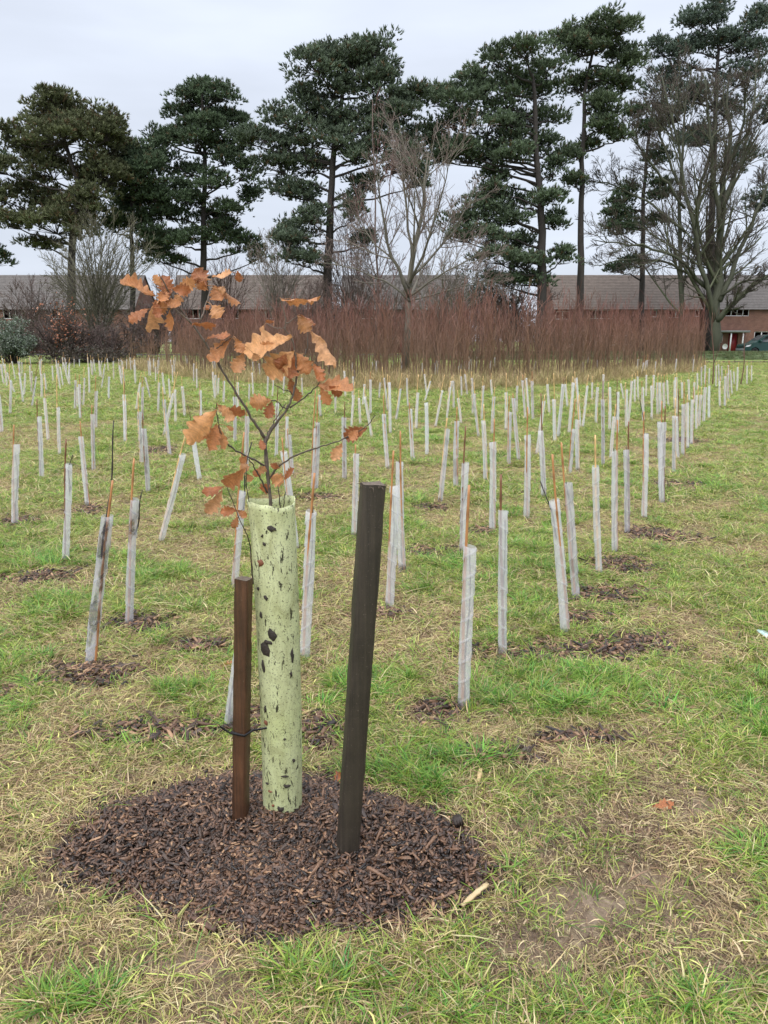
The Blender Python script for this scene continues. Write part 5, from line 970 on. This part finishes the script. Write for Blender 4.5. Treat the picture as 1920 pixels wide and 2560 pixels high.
tot += pine('broad low pine with brownish-green crown above the olive-grey bush', F, 62, [(150, 760), (152, 600), (160, 470), (178, 420), (150, 340), (120, 240)], 0.42, 0.10, [(130,240,55,26),(85,262,45,34),(165,275,48,30),(225,272,33,28),(20,300,30,22),(145,312,80,30),(65,330,48,30),(215,330,50,34),(15,375,30,18),(95,370,55,26),(228,390,48,34),(55,420,55,28),(115,455,80,30),(195,450,60,30),(35,488,35,18),(130,500,85,26),(70,530,30,12),(165,385,30,16),(5,430,25,22),(240,300,20,20),(130,225,22,12)], OG, 61, 1.0, brown=0.10)
tot += pine('slender pine with a thin dark trunk squeezed between two broad pines', F, 66, [(287, 760), (286, 600), (284, 460), (290, 380), (285, 320)], 0.28, 0.08, [(275,332,32,22),(310,352,36,26),(300,398,55,30),(335,390,35,30),(262,440,48,26),(322,450,42,32),(288,485,42,24),(325,520,26,16),(240,492,32,20),(300,425,40,22),(345,430,18,24),(275,365,30,18)], DG * 1.02, 62)
tot += pine('pointed dark pine with a straight trunk and tiered drooping branches', F, 68, [(440, 770), (440, 600), (439, 430), (444, 300), (436, 195)], 0.40, 0.09, [(432,188,38,18),(402,214,34,16),(478,212,38,20),(382,243,34,12),(440,245,58,20),(498,258,34,16),(345,302,28,14),(385,308,38,18),(432,318,40,20),(495,310,40,20),(528,290,16,12),(345,350,30,20),(400,368,38,16),(492,350,28,16),(530,385,18,26),(388,418,36,20),(468,408,40,16),(536,430,15,20),(365,468,50,16),(440,470,40,12),(498,462,34,14),(342,540,36,18),(400,528,58,18),(468,515,42,14),(522,535,26,26),(352,565,36,11),(553,555,10,26),(420,440,36,14),(455,285,40,16),(420,275,34,14),(480,490,30,12)], DG, 63, 0.95)
tot += pine('large full-crowned blue-green pine above the withered oak leaves', F, 60, [(708, 760), (708, 610), (712, 480), (718, 380), (722, 330), (735, 220), (745, 125)], 0.44, 0.11, [(770,112,38,18),(812,122,36,20),(700,122,34,20),(682,160,44,26),(768,160,60,30),(840,172,22,22),(720,200,60,30),(818,212,52,30),(660,212,34,22),(866,232,28,20),(622,262,52,24),(700,262,60,30),(788,270,60,34),(858,272,38,26),(558,292,38,16),(620,312,60,25),(720,318,60,26),(818,322,50,30),(878,325,30,30),(600,360,44,24),(660,360,50,20),(772,352,34,22),(866,372,42,26),(612,412,44,20),(660,422,32,16),(898,392,22,24),(780,400,32,20),(640,500,52,20),(622,540,44,20),(676,480,24,24),(650,572,44,15),(765,470,18,34),(785,525,14,16),(530,300,20,12),(745,135,40,20),(900,210,14,12)], BG, 64, 0.9)
tot += pine('wide spreading pine with flat layered branches and a heavy leaning skirt', C2, 61, [(680, 1560), (682, 1260), (686, 1050), (676, 830), (660, 650), (650, 450), (640, 320)], 0.45, 0.13, [(600,265,100,38),(480,285,70,32),(720,295,90,40),(400,340,80,36),(560,352,110,40),(290,400,80,32),(440,412,120,36),(680,382,100,36),(232,432,50,32),(330,470,115,28),(540,470,100,32),(262,530,80,26),(420,560,125,36),(600,560,80,40),(740,500,70,30),(250,608,80,26),(400,640,110,28),(560,622,70,40),(330,690,80,26),(480,760,85,30),(720,640,50,50),(735,740,40,50),(560,862,130,32),(430,912,105,38),(352,962,80,34),(560,952,95,44),(700,880,70,30),(420,1042,130,34),(580,1062,90,38),(330,1032,52,30),(480,1132,105,30),(600,1152,90,36),(740,962,50,38),(640,1222,80,36),(520,1222,90,28),(762,1120,48,44),(480,830,60,22),(200,560,40,20),(300,655,80,28),(450,690,85,28),(545,700,60,28),(250,690,50,20)], BG * np.array([0.98, 1.02, 0.92]), 65, 0.85)
tot += pine('tall clear-stemmed pine with a flat umbrella top', C2, 64, [(845, 1560), (847, 1300), (851, 1000), (858, 600), (862, 420), (882, 300), (905, 215)], 0.36, 0.10, [(920,142,125,26),(805,192,80,32),(1000,162,80,28),(900,192,110,32),(1030,232,60,36),(842,242,90,32),(1062,302,42,32),(842,372,70,36),(962,352,70,32),(1050,372,44,24),(920,460,42,14),(962,502,60,22),(922,572,50,26),(800,680,34,24),(900,622,42,18),(820,800,30,22),(780,170,40,24),(960,420,40,16),(1010,600,50,24)], BG * np.array([1.0, 1.02, 0.88]), 66, 0.95)
tot += pine('tallest pine, its top standing above the mossy bare tree', C2, 72, [(1405, 1540), (1408, 1300), (1416, 900), (1430, 500), (1442, 300), (1445, 120)], 0.45, 0.10, [(1390,92,80,48),(1452,62,34,42),(1312,112,42,32),(1400,162,80,32),(1182,232,60,32),(1262,232,52,24),(1342,205,52,32),(1532,162,70,28),(1602,112,34,32),(1642,82,34,34),(1482,222,90,40),(1250,500,80,44),(1400,580,100,40),(1320,640,80,30),(1560,700,70,60),(1350,430,90,40),(1540,352,110,48),(1610,900,50,60),(1600,230,70,40),(1240,380,80,40),(1500,480,80,36),(1640,520,60,60),(1290,300,90,36)], np.array([0.112, 0.150, 0.115]), 67, 0.7)
tot += pine('thin dark pine standing behind the mossy bare tree', C2, 78, [(1110, 1540), (1112, 1280), (1121, 900), (1140, 600), (1160, 470)], 0.34, 0.10, [(1030,872,50,32),(980,942,50,32),(1060,962,70,40),(1000,1002,70,32),(1150,562,70,40),(1200,682,50,40),(1080,1142,60,22),(990,1172,42,18),(1060,822,42,24),(1182,802,42,24),(1190,962,42,32),(1110,480,60,34),(1180,860,50,24)], DG * 1.05, 68, 0.8)
tot += pine('pine at the field corner showing only a side branch', F, 64, [(-60, 760), (-58, 500), (-55, 300)], 0.4, 0.1, [(-10,565,22,22),(-40,480,40,26),(-70,400,50,34),(-60,330,50,30),(-35,535,25,16)], DG, 69)
print('pine shoots', tot)

# ------------------------------------------------------------------ houses
def brick_mat():
    m, t, p, o = newmat('red_brick'); v = coords(t); b = nd(t, 'ShaderNodeTexBrick'); mp = nd(t, 'ShaderNodeMapping'); mp.inputs['Rotation'].default_value = (math.pi / 2, 0, 0); t.links.new(v, mp.inputs[0]); t.links.new(mp.outputs[0], b.inputs[0])
    b.inputs['Color1'].default_value = (0.15, 0.055, 0.036, 1); b.inputs['Color2'].default_value = (0.20, 0.085, 0.055, 1); b.inputs['Mortar'].default_value = (0.24, 0.19, 0.16, 1); b.inputs['Scale'].default_value = 1.0
    b.inputs['Brick Width'].default_value = 0.225; b.inputs['Row Height'].default_value = 0.075; b.inputs['Mortar Size'].default_value = 0.008
    c = mixrgb(t, 1.0, b.outputs[0], ramp(t, noise(t, 1.2, 5, 0.6, v), [(0.3, 0.75), (0.7, 1.25)]), 'MULTIPLY'); t.links.new(c, p.inputs['Base Color']); p.inputs['Roughness'].default_value = 0.85; return m
def tile_mat(name, c0, c1):
    m, t, p, o = newmat(name); v = coords(t); n = noise(t, 2.2, 5, 0.7, v); n2 = noise(t, 14, 3, 0.6, v); c = mixrgb(t, 1.0, ramp(t, n, [(0.3, c0), (0.7, c1)]), ramp(t, n2, [(0.3, 0.75), (0.7, 1.25)]), 'MULTIPLY'); t.links.new(c, p.inputs['Base Color']); p.inputs['Roughness'].default_value = 0.7; return m
M_brick = brick_mat(); M_tile = tile_mat('grey_brown_tiles', (0.09, 0.070, 0.060), (0.155, 0.122, 0.104)); M_tile2 = tile_mat('grey_tiles', (0.085, 0.075, 0.072), (0.145, 0.130, 0.124))
M_white = simple('white_frame_paint', (0.80, 0.80, 0.80), 0.4, 0.05, 4); M_door = simple('red_door_paint', (0.25, 0.02, 0.025), 0.4, 0.15, 5); M_lead = simple('grey_canopy', (0.20, 0.22, 0.21), 0.6, 0.25, 5)
def glass():
    m, t, p, o = newmat('window_glass'); t.links.new(ramp(t, noise(t, 1.5, 2, 0.5, coords(t)), [(0.3, (0.02, 0.025, 0.03)), (0.7, (0.05, 0.055, 0.06))]), p.inputs['Base Color']); p.inputs['Roughness'].default_value = 0.06; p.inputs['Specular IOR Level'].default_value = 0.6; return m
M_glass = glass()
BOXQ = np.array([[0, 3, 2, 1], [4, 5, 6, 7], [0, 1, 5, 4], [2, 3, 7, 6], [1, 2, 6, 5], [3, 0, 4, 7]])
def box(mb, x0, x1, y0, y1, z0, z1, col=None):
    mb.add(np.array([(x0, y0, z0), (x1, y0, z0), (x1, y1, z0), (x0, y1, z0), (x0, y0, z1), (x1, y0, z1), (x1, y1, z1), (x0, y1, z1)]), q=BOXQ, col=col)
HY = 85.0; EAVE, RIDGE, DEP = 4.95, 8.75, 8.5
def wx(f, x): return D(*f(x, 800 if f is F else 1400), HY)[0]
def wz(f, y): return D(*f(800, y), HY)[2]
def house(label, f, x0, x1, tm, wins, doors, hipl=False, hipr=False, chims=()):
    X0, X1 = wx(f, x0), wx(f, x1); root = empty('brick_house', ((X0 + X1) / 2, HY, 0), label, 'house')
    holes = [(wx(f, a), wx(f, c), wz(f, d), wz(f, b_)) for (a, b_, c, d) in wins] + [(wx(f, a), wx(f, c), 0.0, wz(f, b_)) for (a, b_, c) in doors]
    xs = sorted(set([X0, X1] + [h[0] for h in holes] + [h[1] for h in holes])); zs = sorted(set([0, EAVE] + [h[2] for h in holes] + [h[3] for h in holes])); mb = MB()
    for i in range(len(xs) - 1):
        for j in range(len(zs) - 1):
            cx, cz = (xs[i] + xs[i + 1]) / 2, (zs[j] + zs[j + 1]) / 2
            if any(h[0] < cx < h[1] and h[2] < cz < h[3] for h in holes): continue
            mb.add([(xs[i], HY, zs[j]), (xs[i + 1], HY, zs[j]), (xs[i + 1], HY, zs[j + 1]), (xs[i], HY, zs[j + 1])], q=[[0, 1, 2, 3]])
    for h in holes:                                         # reveals
        a, b_, z0, z1 = h; mb.add([(a, HY, z0), (a, HY + .25, z0), (a, HY + .25, z1), (a, HY, z1), (b_, HY, z0), (b_, HY + .25, z0), (b_, HY + .25, z1), (b_, HY, z1)], q=[[0, 1, 2, 3], [4, 7, 6, 5], [3, 2, 6, 7], [0, 4, 5, 1]])
    gb = DEP
    for xx in (X0, X1): mb.add([(xx, HY, 0), (xx, HY + gb, 0), (xx, HY + gb, EAVE), (xx, HY + gb / 2, RIDGE - 0.1), (xx, HY, EAVE)], q=[[0, 1, 2, 4]], t=[[4, 2, 3]])
    mb.add([(X0, HY + gb, 0), (X1, HY + gb, 0), (X1, HY + gb, EAVE), (X0, HY + gb, EAVE)], q=[[0, 1, 2, 3]]); mb.build('wall', M_brick, root)
    mb = MB(); nc = 22; ov = 0.35                                # roof: lapped tile courses as real steps
    for side in (0, 1):
        for k in range(nc):
            t0, t1 = k / nc, (k + 1) / nc
            def rp(t, lift, xx): yy = (HY - ov) + (gb / 2 + ov) * t; zz = EAVE - 0.22 + (RIDGE - EAVE + 0.22) * t + lift; return (xx, yy if side == 0 else 2 * (HY + gb / 2) - yy, zz)
            xa0 = X0 - 0.15 + (hipl * 3.2 * t0); xb0 = X1 + 0.15 - (hipr * 3.2 * t0); xa1 = X0 - 0.15 + (hipl * 3.2 * t1); xb1 = X1 + 0.15 - (hipr * 3.2 * t1)
            mb.add([rp(t0, 0.0, xa0), rp(t0, 0.0, xb0), rp(t0, 0.055, xb0), rp(t0, 0.055, xa0), rp(t1, 0.0, xb1), rp(t1, 0.0, xa1)], q=[[0, 1, 2, 3], [3, 2, 4, 5]])
    if hipl or hipr: pass
    roof = mb.build('roof', tm, root)
    mb = MB(); box(mb, X0 + 3.2 * hipl - .1, X1 - 3.2 * hipr + .1, HY + gb / 2 - .13, HY + gb / 2 + .13, RIDGE - .06, RIDGE + .1); mb.build('ridge_tiles', tm, roof)
    mb = MB(); box(mb, X0 - .1, X1 + .1, HY - ov - .09, HY - ov + .03, EAVE - .34, EAVE - .20); mb.build('gutter', M_lead, roof)
    for cxp in chims:
        mb = MB(); box(mb, wx(f, cxp) - .45, wx(f, cxp) + .45, HY + gb / 2 - .3, HY + gb / 2 + .3, RIDGE - .5, RIDGE + 1.0); mb.build('chimney', M_brick, roof)
    for (a, b_, c, d) in wins:
        xa, xb, za, zb = wx(f, a), wx(f, c), wz(f, d), wz(f, b_); mb = MB(); t_ = 0.07; y0, y1 = HY + 0.06, HY + 0.15; npn = max(1, int(round((xb - xa) / 0.75)))
        box(mb, xa, xb, y0, y1, za, za + t_); box(mb, xa, xb, y0, y1, zb - t_, zb); 
        for k in range(npn + 1):
            xm = xa + (xb - xa - t_) * k / npn; box(mb, xm, xm + t_, y0 - .004, y1 - .004, za + t_, zb - t_)
        wdw = mb.build('window', M_white, root)
        if zb - za > 0.9:
            mb = MB(); box(mb, xa + t_, xb - t_, y0 + .01, y1 - .02, za + (zb - za) * .66, za + (zb - za) * .66 + .05); mb.build('transom', M_white, wdw)
        for k in range(npn):
            xm = xa + (xb - xa - t_) * k / npn; xn = xa + (xb - xa - t_) * (k + 1) / npn; mb = MB(); mb.add([(xm + t_, HY + .11, za + t_), (xn, HY + .11, za + t_), (xn, HY + .11, zb - t_), (xm + t_, HY + .11, zb - t_)], q=[[0, 1, 2, 3]]); mb.build('pane', M_glass, wdw)
        mb = MB(); box(mb, xa - .06, xb + .06, HY - .08, HY + .055, za - .09, za - .003); mb.build('sill', M_white, wdw)
    for (a, b_, c) in doors:
        xa, xb, zb = wx(f, a), wx(f, c), wz(f, b_); mb = MB(); box(mb, xa + .06, xb - .06, HY + .10, HY + .15, 0.02, zb - .06); dr = mb.build('door', M_door, root)
        mb = MB(); box(mb, xa, xa + .06, HY + .05, HY + .16, 0, zb); box(mb, xb - .06, xb, HY + .05, HY + .16, 0, zb); box(mb, xa + .06, xb - .06, HY + .05, HY + .16, zb - .06, zb); mb.build('door_frame', M_white, dr)
        mb = MB(); m2 = (xa + xb) / 2; box(mb, m2 - .28, m2 + .28, HY + .085, HY + .098, zb * .52, zb - .2); mb.build('door_pane', M_glass, dr)
        mb = MB(); box(mb, m2 - .16, m2 + .16, HY + .08, HY + .098, zb * .42, zb * .46); mb.build('letter_plate', M_white, dr)
    return root
h3 = house('brick house with grey tiled roof and red front door behind the green van', C2, 1385, 2350, M_tile2, [(1470, 1332, 1573, 1366), (1441, 1440, 1470, 1480), (1605, 1432, 1700, 1480), (1760, 1332, 1850, 1366), (1990, 1332, 2090, 1366), (1950, 1432, 2050, 1480)], [(1494, 1440, 1536)], chims=(1700, 2150))
zc = wz(C2, 1437)
mb = MB(); box(mb, wx(C2, 1434), wx(C2, 1566), HY - 1.1, HY - .003, zc, zc + .22); mb.build('porch_canopy', M_lead, h3)
for xx in (1488, 1540):
    mb = MB(); box(mb, wx(C2, xx) - .06, wx(C2, xx) + .06, HY - 1.0, HY - .88, 0, zc - .003); mb.build('porch_post', M_white, h3)
def disc(name, px, r, parent):
    c = np.array([wx(C2, px[0]), HY - .25, wz(C2, px[1])]); nseg = 18; V = [c + np.array([0, .06, 0])]; rr_ = []
    for k in range(1, 5):
        for j in range(nseg):
            a = 2 * math.pi * j / nseg; q = r * k / 4; V.append(c + np.array([q * math.cos(a), .06 - .10 * (k / 4) ** 2, q * math.sin(a)]))
    t = [[0, 1 + (j + 1) % nseg, 1 + j] for j in range(nseg)]; q = [[1 + (k - 1) * nseg + j, 1 + (k - 1) * nseg + (j + 1) % nseg, 1 + k * nseg + (j + 1) % nseg, 1 + k * nseg + j] for k in range(1, 4) for j in range(nseg)]
    mb = MB(); mb.add(V, t=t, q=q); o = mb.build(name, M_white, parent, True)
    mb = MB(); box(mb, c[0] - .02, c[0] + .02, HY - .2, HY - .003, c[2] - .02, c[2] + .02); mb.build('bracket', M_lead, o)
disc('satellite_dish', (1478, 1497), 0.30, h3); disc('wall_lamp', (1434, 1467), 0.16, h3)
house('brick terrace with brown tiled roof half hidden by the thicket and mossy tree', C2, 735, 1362, M_tile, [(740, 1345, 800, 1380), (884, 1338, 990, 1378), (1148, 1338, 1176, 1370), (1225, 1338, 1290, 1374), (1340, 1338, 1358, 1368), (975, 1448, 1012, 1492), (1048, 1445, 1082, 1490), (1196, 1440, 1262, 1486), (800, 1445, 880, 1490)], [(1092, 1444, 1130), (905, 1444, 942)], chims=(980, 1250))
house('brick terrace with brown tiled roof behind the withered oak leaves', F, 375, 700, M_tile, [(577, 667, 614, 689), (655, 733, 690, 756), (480, 667, 520, 689), (410, 667, 450, 689), (560, 733, 600, 756)], [(625, 730, 643)], chims=())
house('brick terrace with tiled roof seen at the far side of the olive-grey bush', F, -160, 300, M_tile2, [(20, 667, 60, 689), (110, 667, 150, 689), (-60, 667, -20, 689)], [(80, 730, 98)], chims=())
house('brick terrace hidden behind the small pale bare tree', F, 740, 1010, M_tile2, [(780, 667, 820, 689), (900, 667, 945, 689)], [(860, 730, 880)], chims=())

# ------------------------------------------------------------------ van, path, verge
VY = 76.0; vx0 = D(*C2(1541, 1495), VY)[0]
van = empty('parked_van', (vx0 + 2.6, VY, 0), 'dark green van parked before the brick house with the red door', 'van')
M_van = simple('dark_green_paint', (0.012, 0.05, 0.042), 0.22, 0.1, 3); M_tyre = simple('tyre_rubber', (0.02, 0.02, 0.02), 0.8, 0.2, 10); M_rim = simple('wheel_alloy', (0.45, 0.45, 0.46), 0.35, 0.1, 10, metal=0.8); M_lamp = simple('lamp_lens', (0.75, 0.75, 0.78), 0.1, 0.05, 5)
prof = [(0.0, 0.45), (0.02, 0.85), (0.12, 1.02), (1.02, 1.22), (1.30, 1.42), (1.98, 1.90), (2.5, 1.98), (5.1, 1.96), (5.25, 1.2), (5.25, 0.45), (4.75, 0.36), (4.65, 0.62), (4.3, 0.78), (3.95, 0.62), (3.85, 0.34), (1.5, 0.34), (1.4, 0.62), (1.05, 0.78), (0.7, 0.62), (0.6, 0.36)]
def van_prof(yoff, inset): return np.array([(vx0 + x, VY + yoff + (inset * max(0, z - 1.05)), z) for x, z in prof])
import bmesh
bm = bmesh.new(); n = len(prof); A = [bm.verts.new(Vector(v) - van.location) for v in van_prof(-0.92, 0.16)]; Bv = [bm.verts.new(Vector(v) - van.location) for v in van_prof(0.92, -0.16)]
bm.faces.new(A); bm.faces.new(Bv[::-1])
for k in range(n): bm.faces.new([A[(k + 1) % n], A[k], Bv[k], Bv[(k + 1) % n]])
bmesh.ops.triangulate(bm, faces=[f for f in bm.faces if len(f.verts) > 4]); bmesh.ops.recalc_face_normals(bm, faces=bm.faces); me = bpy.data.meshes.new('body'); bm.to_mesh(me); me.materials.append(M_van); body = link('body', me, van)
bv = body.modifiers.new('bevel', 'BEVEL'); bv.width = 0.035; bv.segments = 2; bv.limit_method = 'ANGLE'
def vside(nm, pts, m, parent=van, yo=-0.925):
    mb = MB(); V = [(vx0 + x, VY + yo + 0.16 * max(0, z - 1.05) - 0.004, z) for x, z in pts]; V += [(a, b + .02, c) for a, b, c in V]; n = len(pts); mb.add(V, q=[[0, 1, 2, 3]] + [[k, (k + 1) % 4, 4 + (k + 1) % 4, 4 + k] for k in range(4)]); return mb.build(nm, m, parent)
vside('side_window', [(1.55, 1.28), (2.55, 1.28), (2.55, 1.80), (2.08, 1.80)], M_glass); vside('side_window', [(2.68, 1.28), (3.7, 1.28), (3.7, 1.80), (2.68, 1.80)], M_glass); vside('side_window', [(3.82, 1.28), (4.9, 1.28), (4.9, 1.80), (3.82, 1.80)], M_glass)
vside('door_handle', [(2.4, 1.08), (2.58, 1.08), (2.58, 1.13), (2.4, 1.13)], M_white); vside('headlight', [(0.05, 0.78), (0.5, 0.86), (0.62, 1.04), (0.15, 0.96)], M_lamp)
mb = MB(); mb.add([(vx0 + 1.33 - .02, VY - .80, 1.46), (vx0 + 1.33 - .02, VY + .80, 1.46), (vx0 + 1.94 - .02, VY + .74, 1.885), (vx0 + 1.94 - .02, VY - .74, 1.885)], q=[[0, 1, 2, 3]]); mb.build('windscreen', M_glass, van)
mb = MB(); box(mb, vx0 - .06, vx0 + .14, VY - .9, VY + .9, .38, .62); mb.build('bumper', M_lead, van)
mb = MB(); box(mb, vx0 + 1.42, vx0 + 1.56, VY - 1.12, VY - .93, 1.22, 1.42); mb.build('wing_mirror', M_van, van)
def wheel(cx, yy):
    mb = MB(); a = np.linspace(0, 2 * math.pi, 21)[:-1]; prf = [(0.20, -.10), (0.31, -.11), (0.335, -.07), (0.335, .07), (0.31, .11), (0.20, .10)]
    V = np.array([[(vx0 + cx + r_ * math.cos(t), VY + yy + o_, 0.335 + r_ * math.sin(t)) for r_, o_ in prf] for t in a]); m_ = len(prf); i = np.arange(20)[:, None] * m_ + np.arange(m_ - 1)[None]; i2 = ((np.arange(20) + 1) % 20)[:, None] * m_ + np.arange(m_ - 1)[None]
    mb.add(V.reshape(-1, 3), q=np.stack([i, i + 1, i2 + 1, i2], -1).reshape(-1, 4)); w_ = mb.build('wheel', M_tyre, van, True)
    mb = MB(); V = [(vx0 + cx, VY + yy - .07, .335)] + [(vx0 + cx + .205 * math.cos(t), VY + yy - .095, .335 + .205 * math.sin(t)) for t in a]; mb.add(V, t=[[0, 1 + k, 1 + (k + 1) % 20] for k in range(20)]); mb.build('rim', M_rim, w_)
for cx in (1.05, 4.3):
    for yy in (-.80, .80): wheel(cx, yy)
M_path = simple('pale_path', (0.42, 0.42, 0.40), 0.8, 0.15, 3, 0.3, 40)
mb = MB(); py0, py1 = 44.6, 46.0; mb.add([(-60, py0, .02), (-4, py0, .02), (-4, py1, .02), (-60, py1, .02), (-60, py0, -.05), (-4, py0, -.05)], q=[[0, 1, 2, 3], [4, 5, 1, 0]]); tag(mb.build('path', M_path), 'pale narrow path crossing behind the far guards', kind='structure')
M_road = simple('asphalt', (0.05, 0.05, 0.052), 0.85, 0.2, 6, 0.3, 60)
mb = MB(); mb.add([(-250, 73.8, .012), (250, 73.8, .012), (250, 80.0, .012), (-250, 80.0, .012)], q=[[0, 1, 2, 3]]); tag(mb.build('road', M_road), 'asphalt road in front of the brick houses', kind='structure')
# low bank of rough grass hiding the road, and a strip of leaf litter in front of it
bxv = np.linspace(4, 120, 80); byv = np.linspace(56, 73.5, 22); BX, BY = np.meshgrid(bxv, byv); BZ = 0.42 * np.sin(np.clip((BY - 56) / 17.5, 0, 1) * math.pi) ** 1.0 * np.clip((BX - 4) / 4, 0, 1) + fbm(BX, BY, 91, 3) * 0.12 - .10
M_bank = simple('rough_grass_bank', (0.075, 0.115, 0.032), 0.85, 0.45, 2.0, 0.8, 14); i = (np.arange(21)[:, None] * 80 + np.arange(79)[None]).ravel(); mb = MB(); mb.add(np.stack([BX, BY, BZ], -1).reshape(-1, 3), q=np.stack([i, i + 1, i + 81, i + 80], -1)); tag(mb.build('grass_bank', M_bank, None, True), 'low dark green grass bank in front of the van', kind='structure')
mb = MB(); n = 2600; X = rng.uniform(17.0, 40, n); Y = 49.5 + rng.normal(0, 0.5, n); chips(mb, X, Y, rng.uniform(0.01, 0.06, n), 0.09, 0.05, 0.02, 0.4); tag(mb.build('leaf_litter', M_chipdry), 'strip of brown leaf litter across the far lawn', kind='stuff')
n = 5200; X = rng.uniform(4, 60, n); Y = rng.uniform(56, 73, n); Z = 0.42 * np.sin(np.clip((Y - 56) / 17.5, 0, 1) * math.pi) * np.clip((X - 4) / 4, 0, 1); s = rng.uniform(0.35, 0.7, n)
C_bank = proto('bank_grass', lambda b: blades(b, 40, 0.25, (0.15, 0.35), (0.3, 1.0), (0.010, 0.022), [(0.06, 0.115, 0.03), (0.085, 0.135, 0.04), (0.13, 0.15, 0.06), (0.16, 0.14, 0.08)]), M_grass, 3)
scatter('bank_grass', C_bank, np.stack([X, Y, Z], 1), np.stack([np.zeros(n), np.zeros(n), rng.uniform(0, 6.28, n)], 1), np.stack([s * 1.6, s * 1.6, s], 1), 'rough dark grass on the low bank in front of the van')
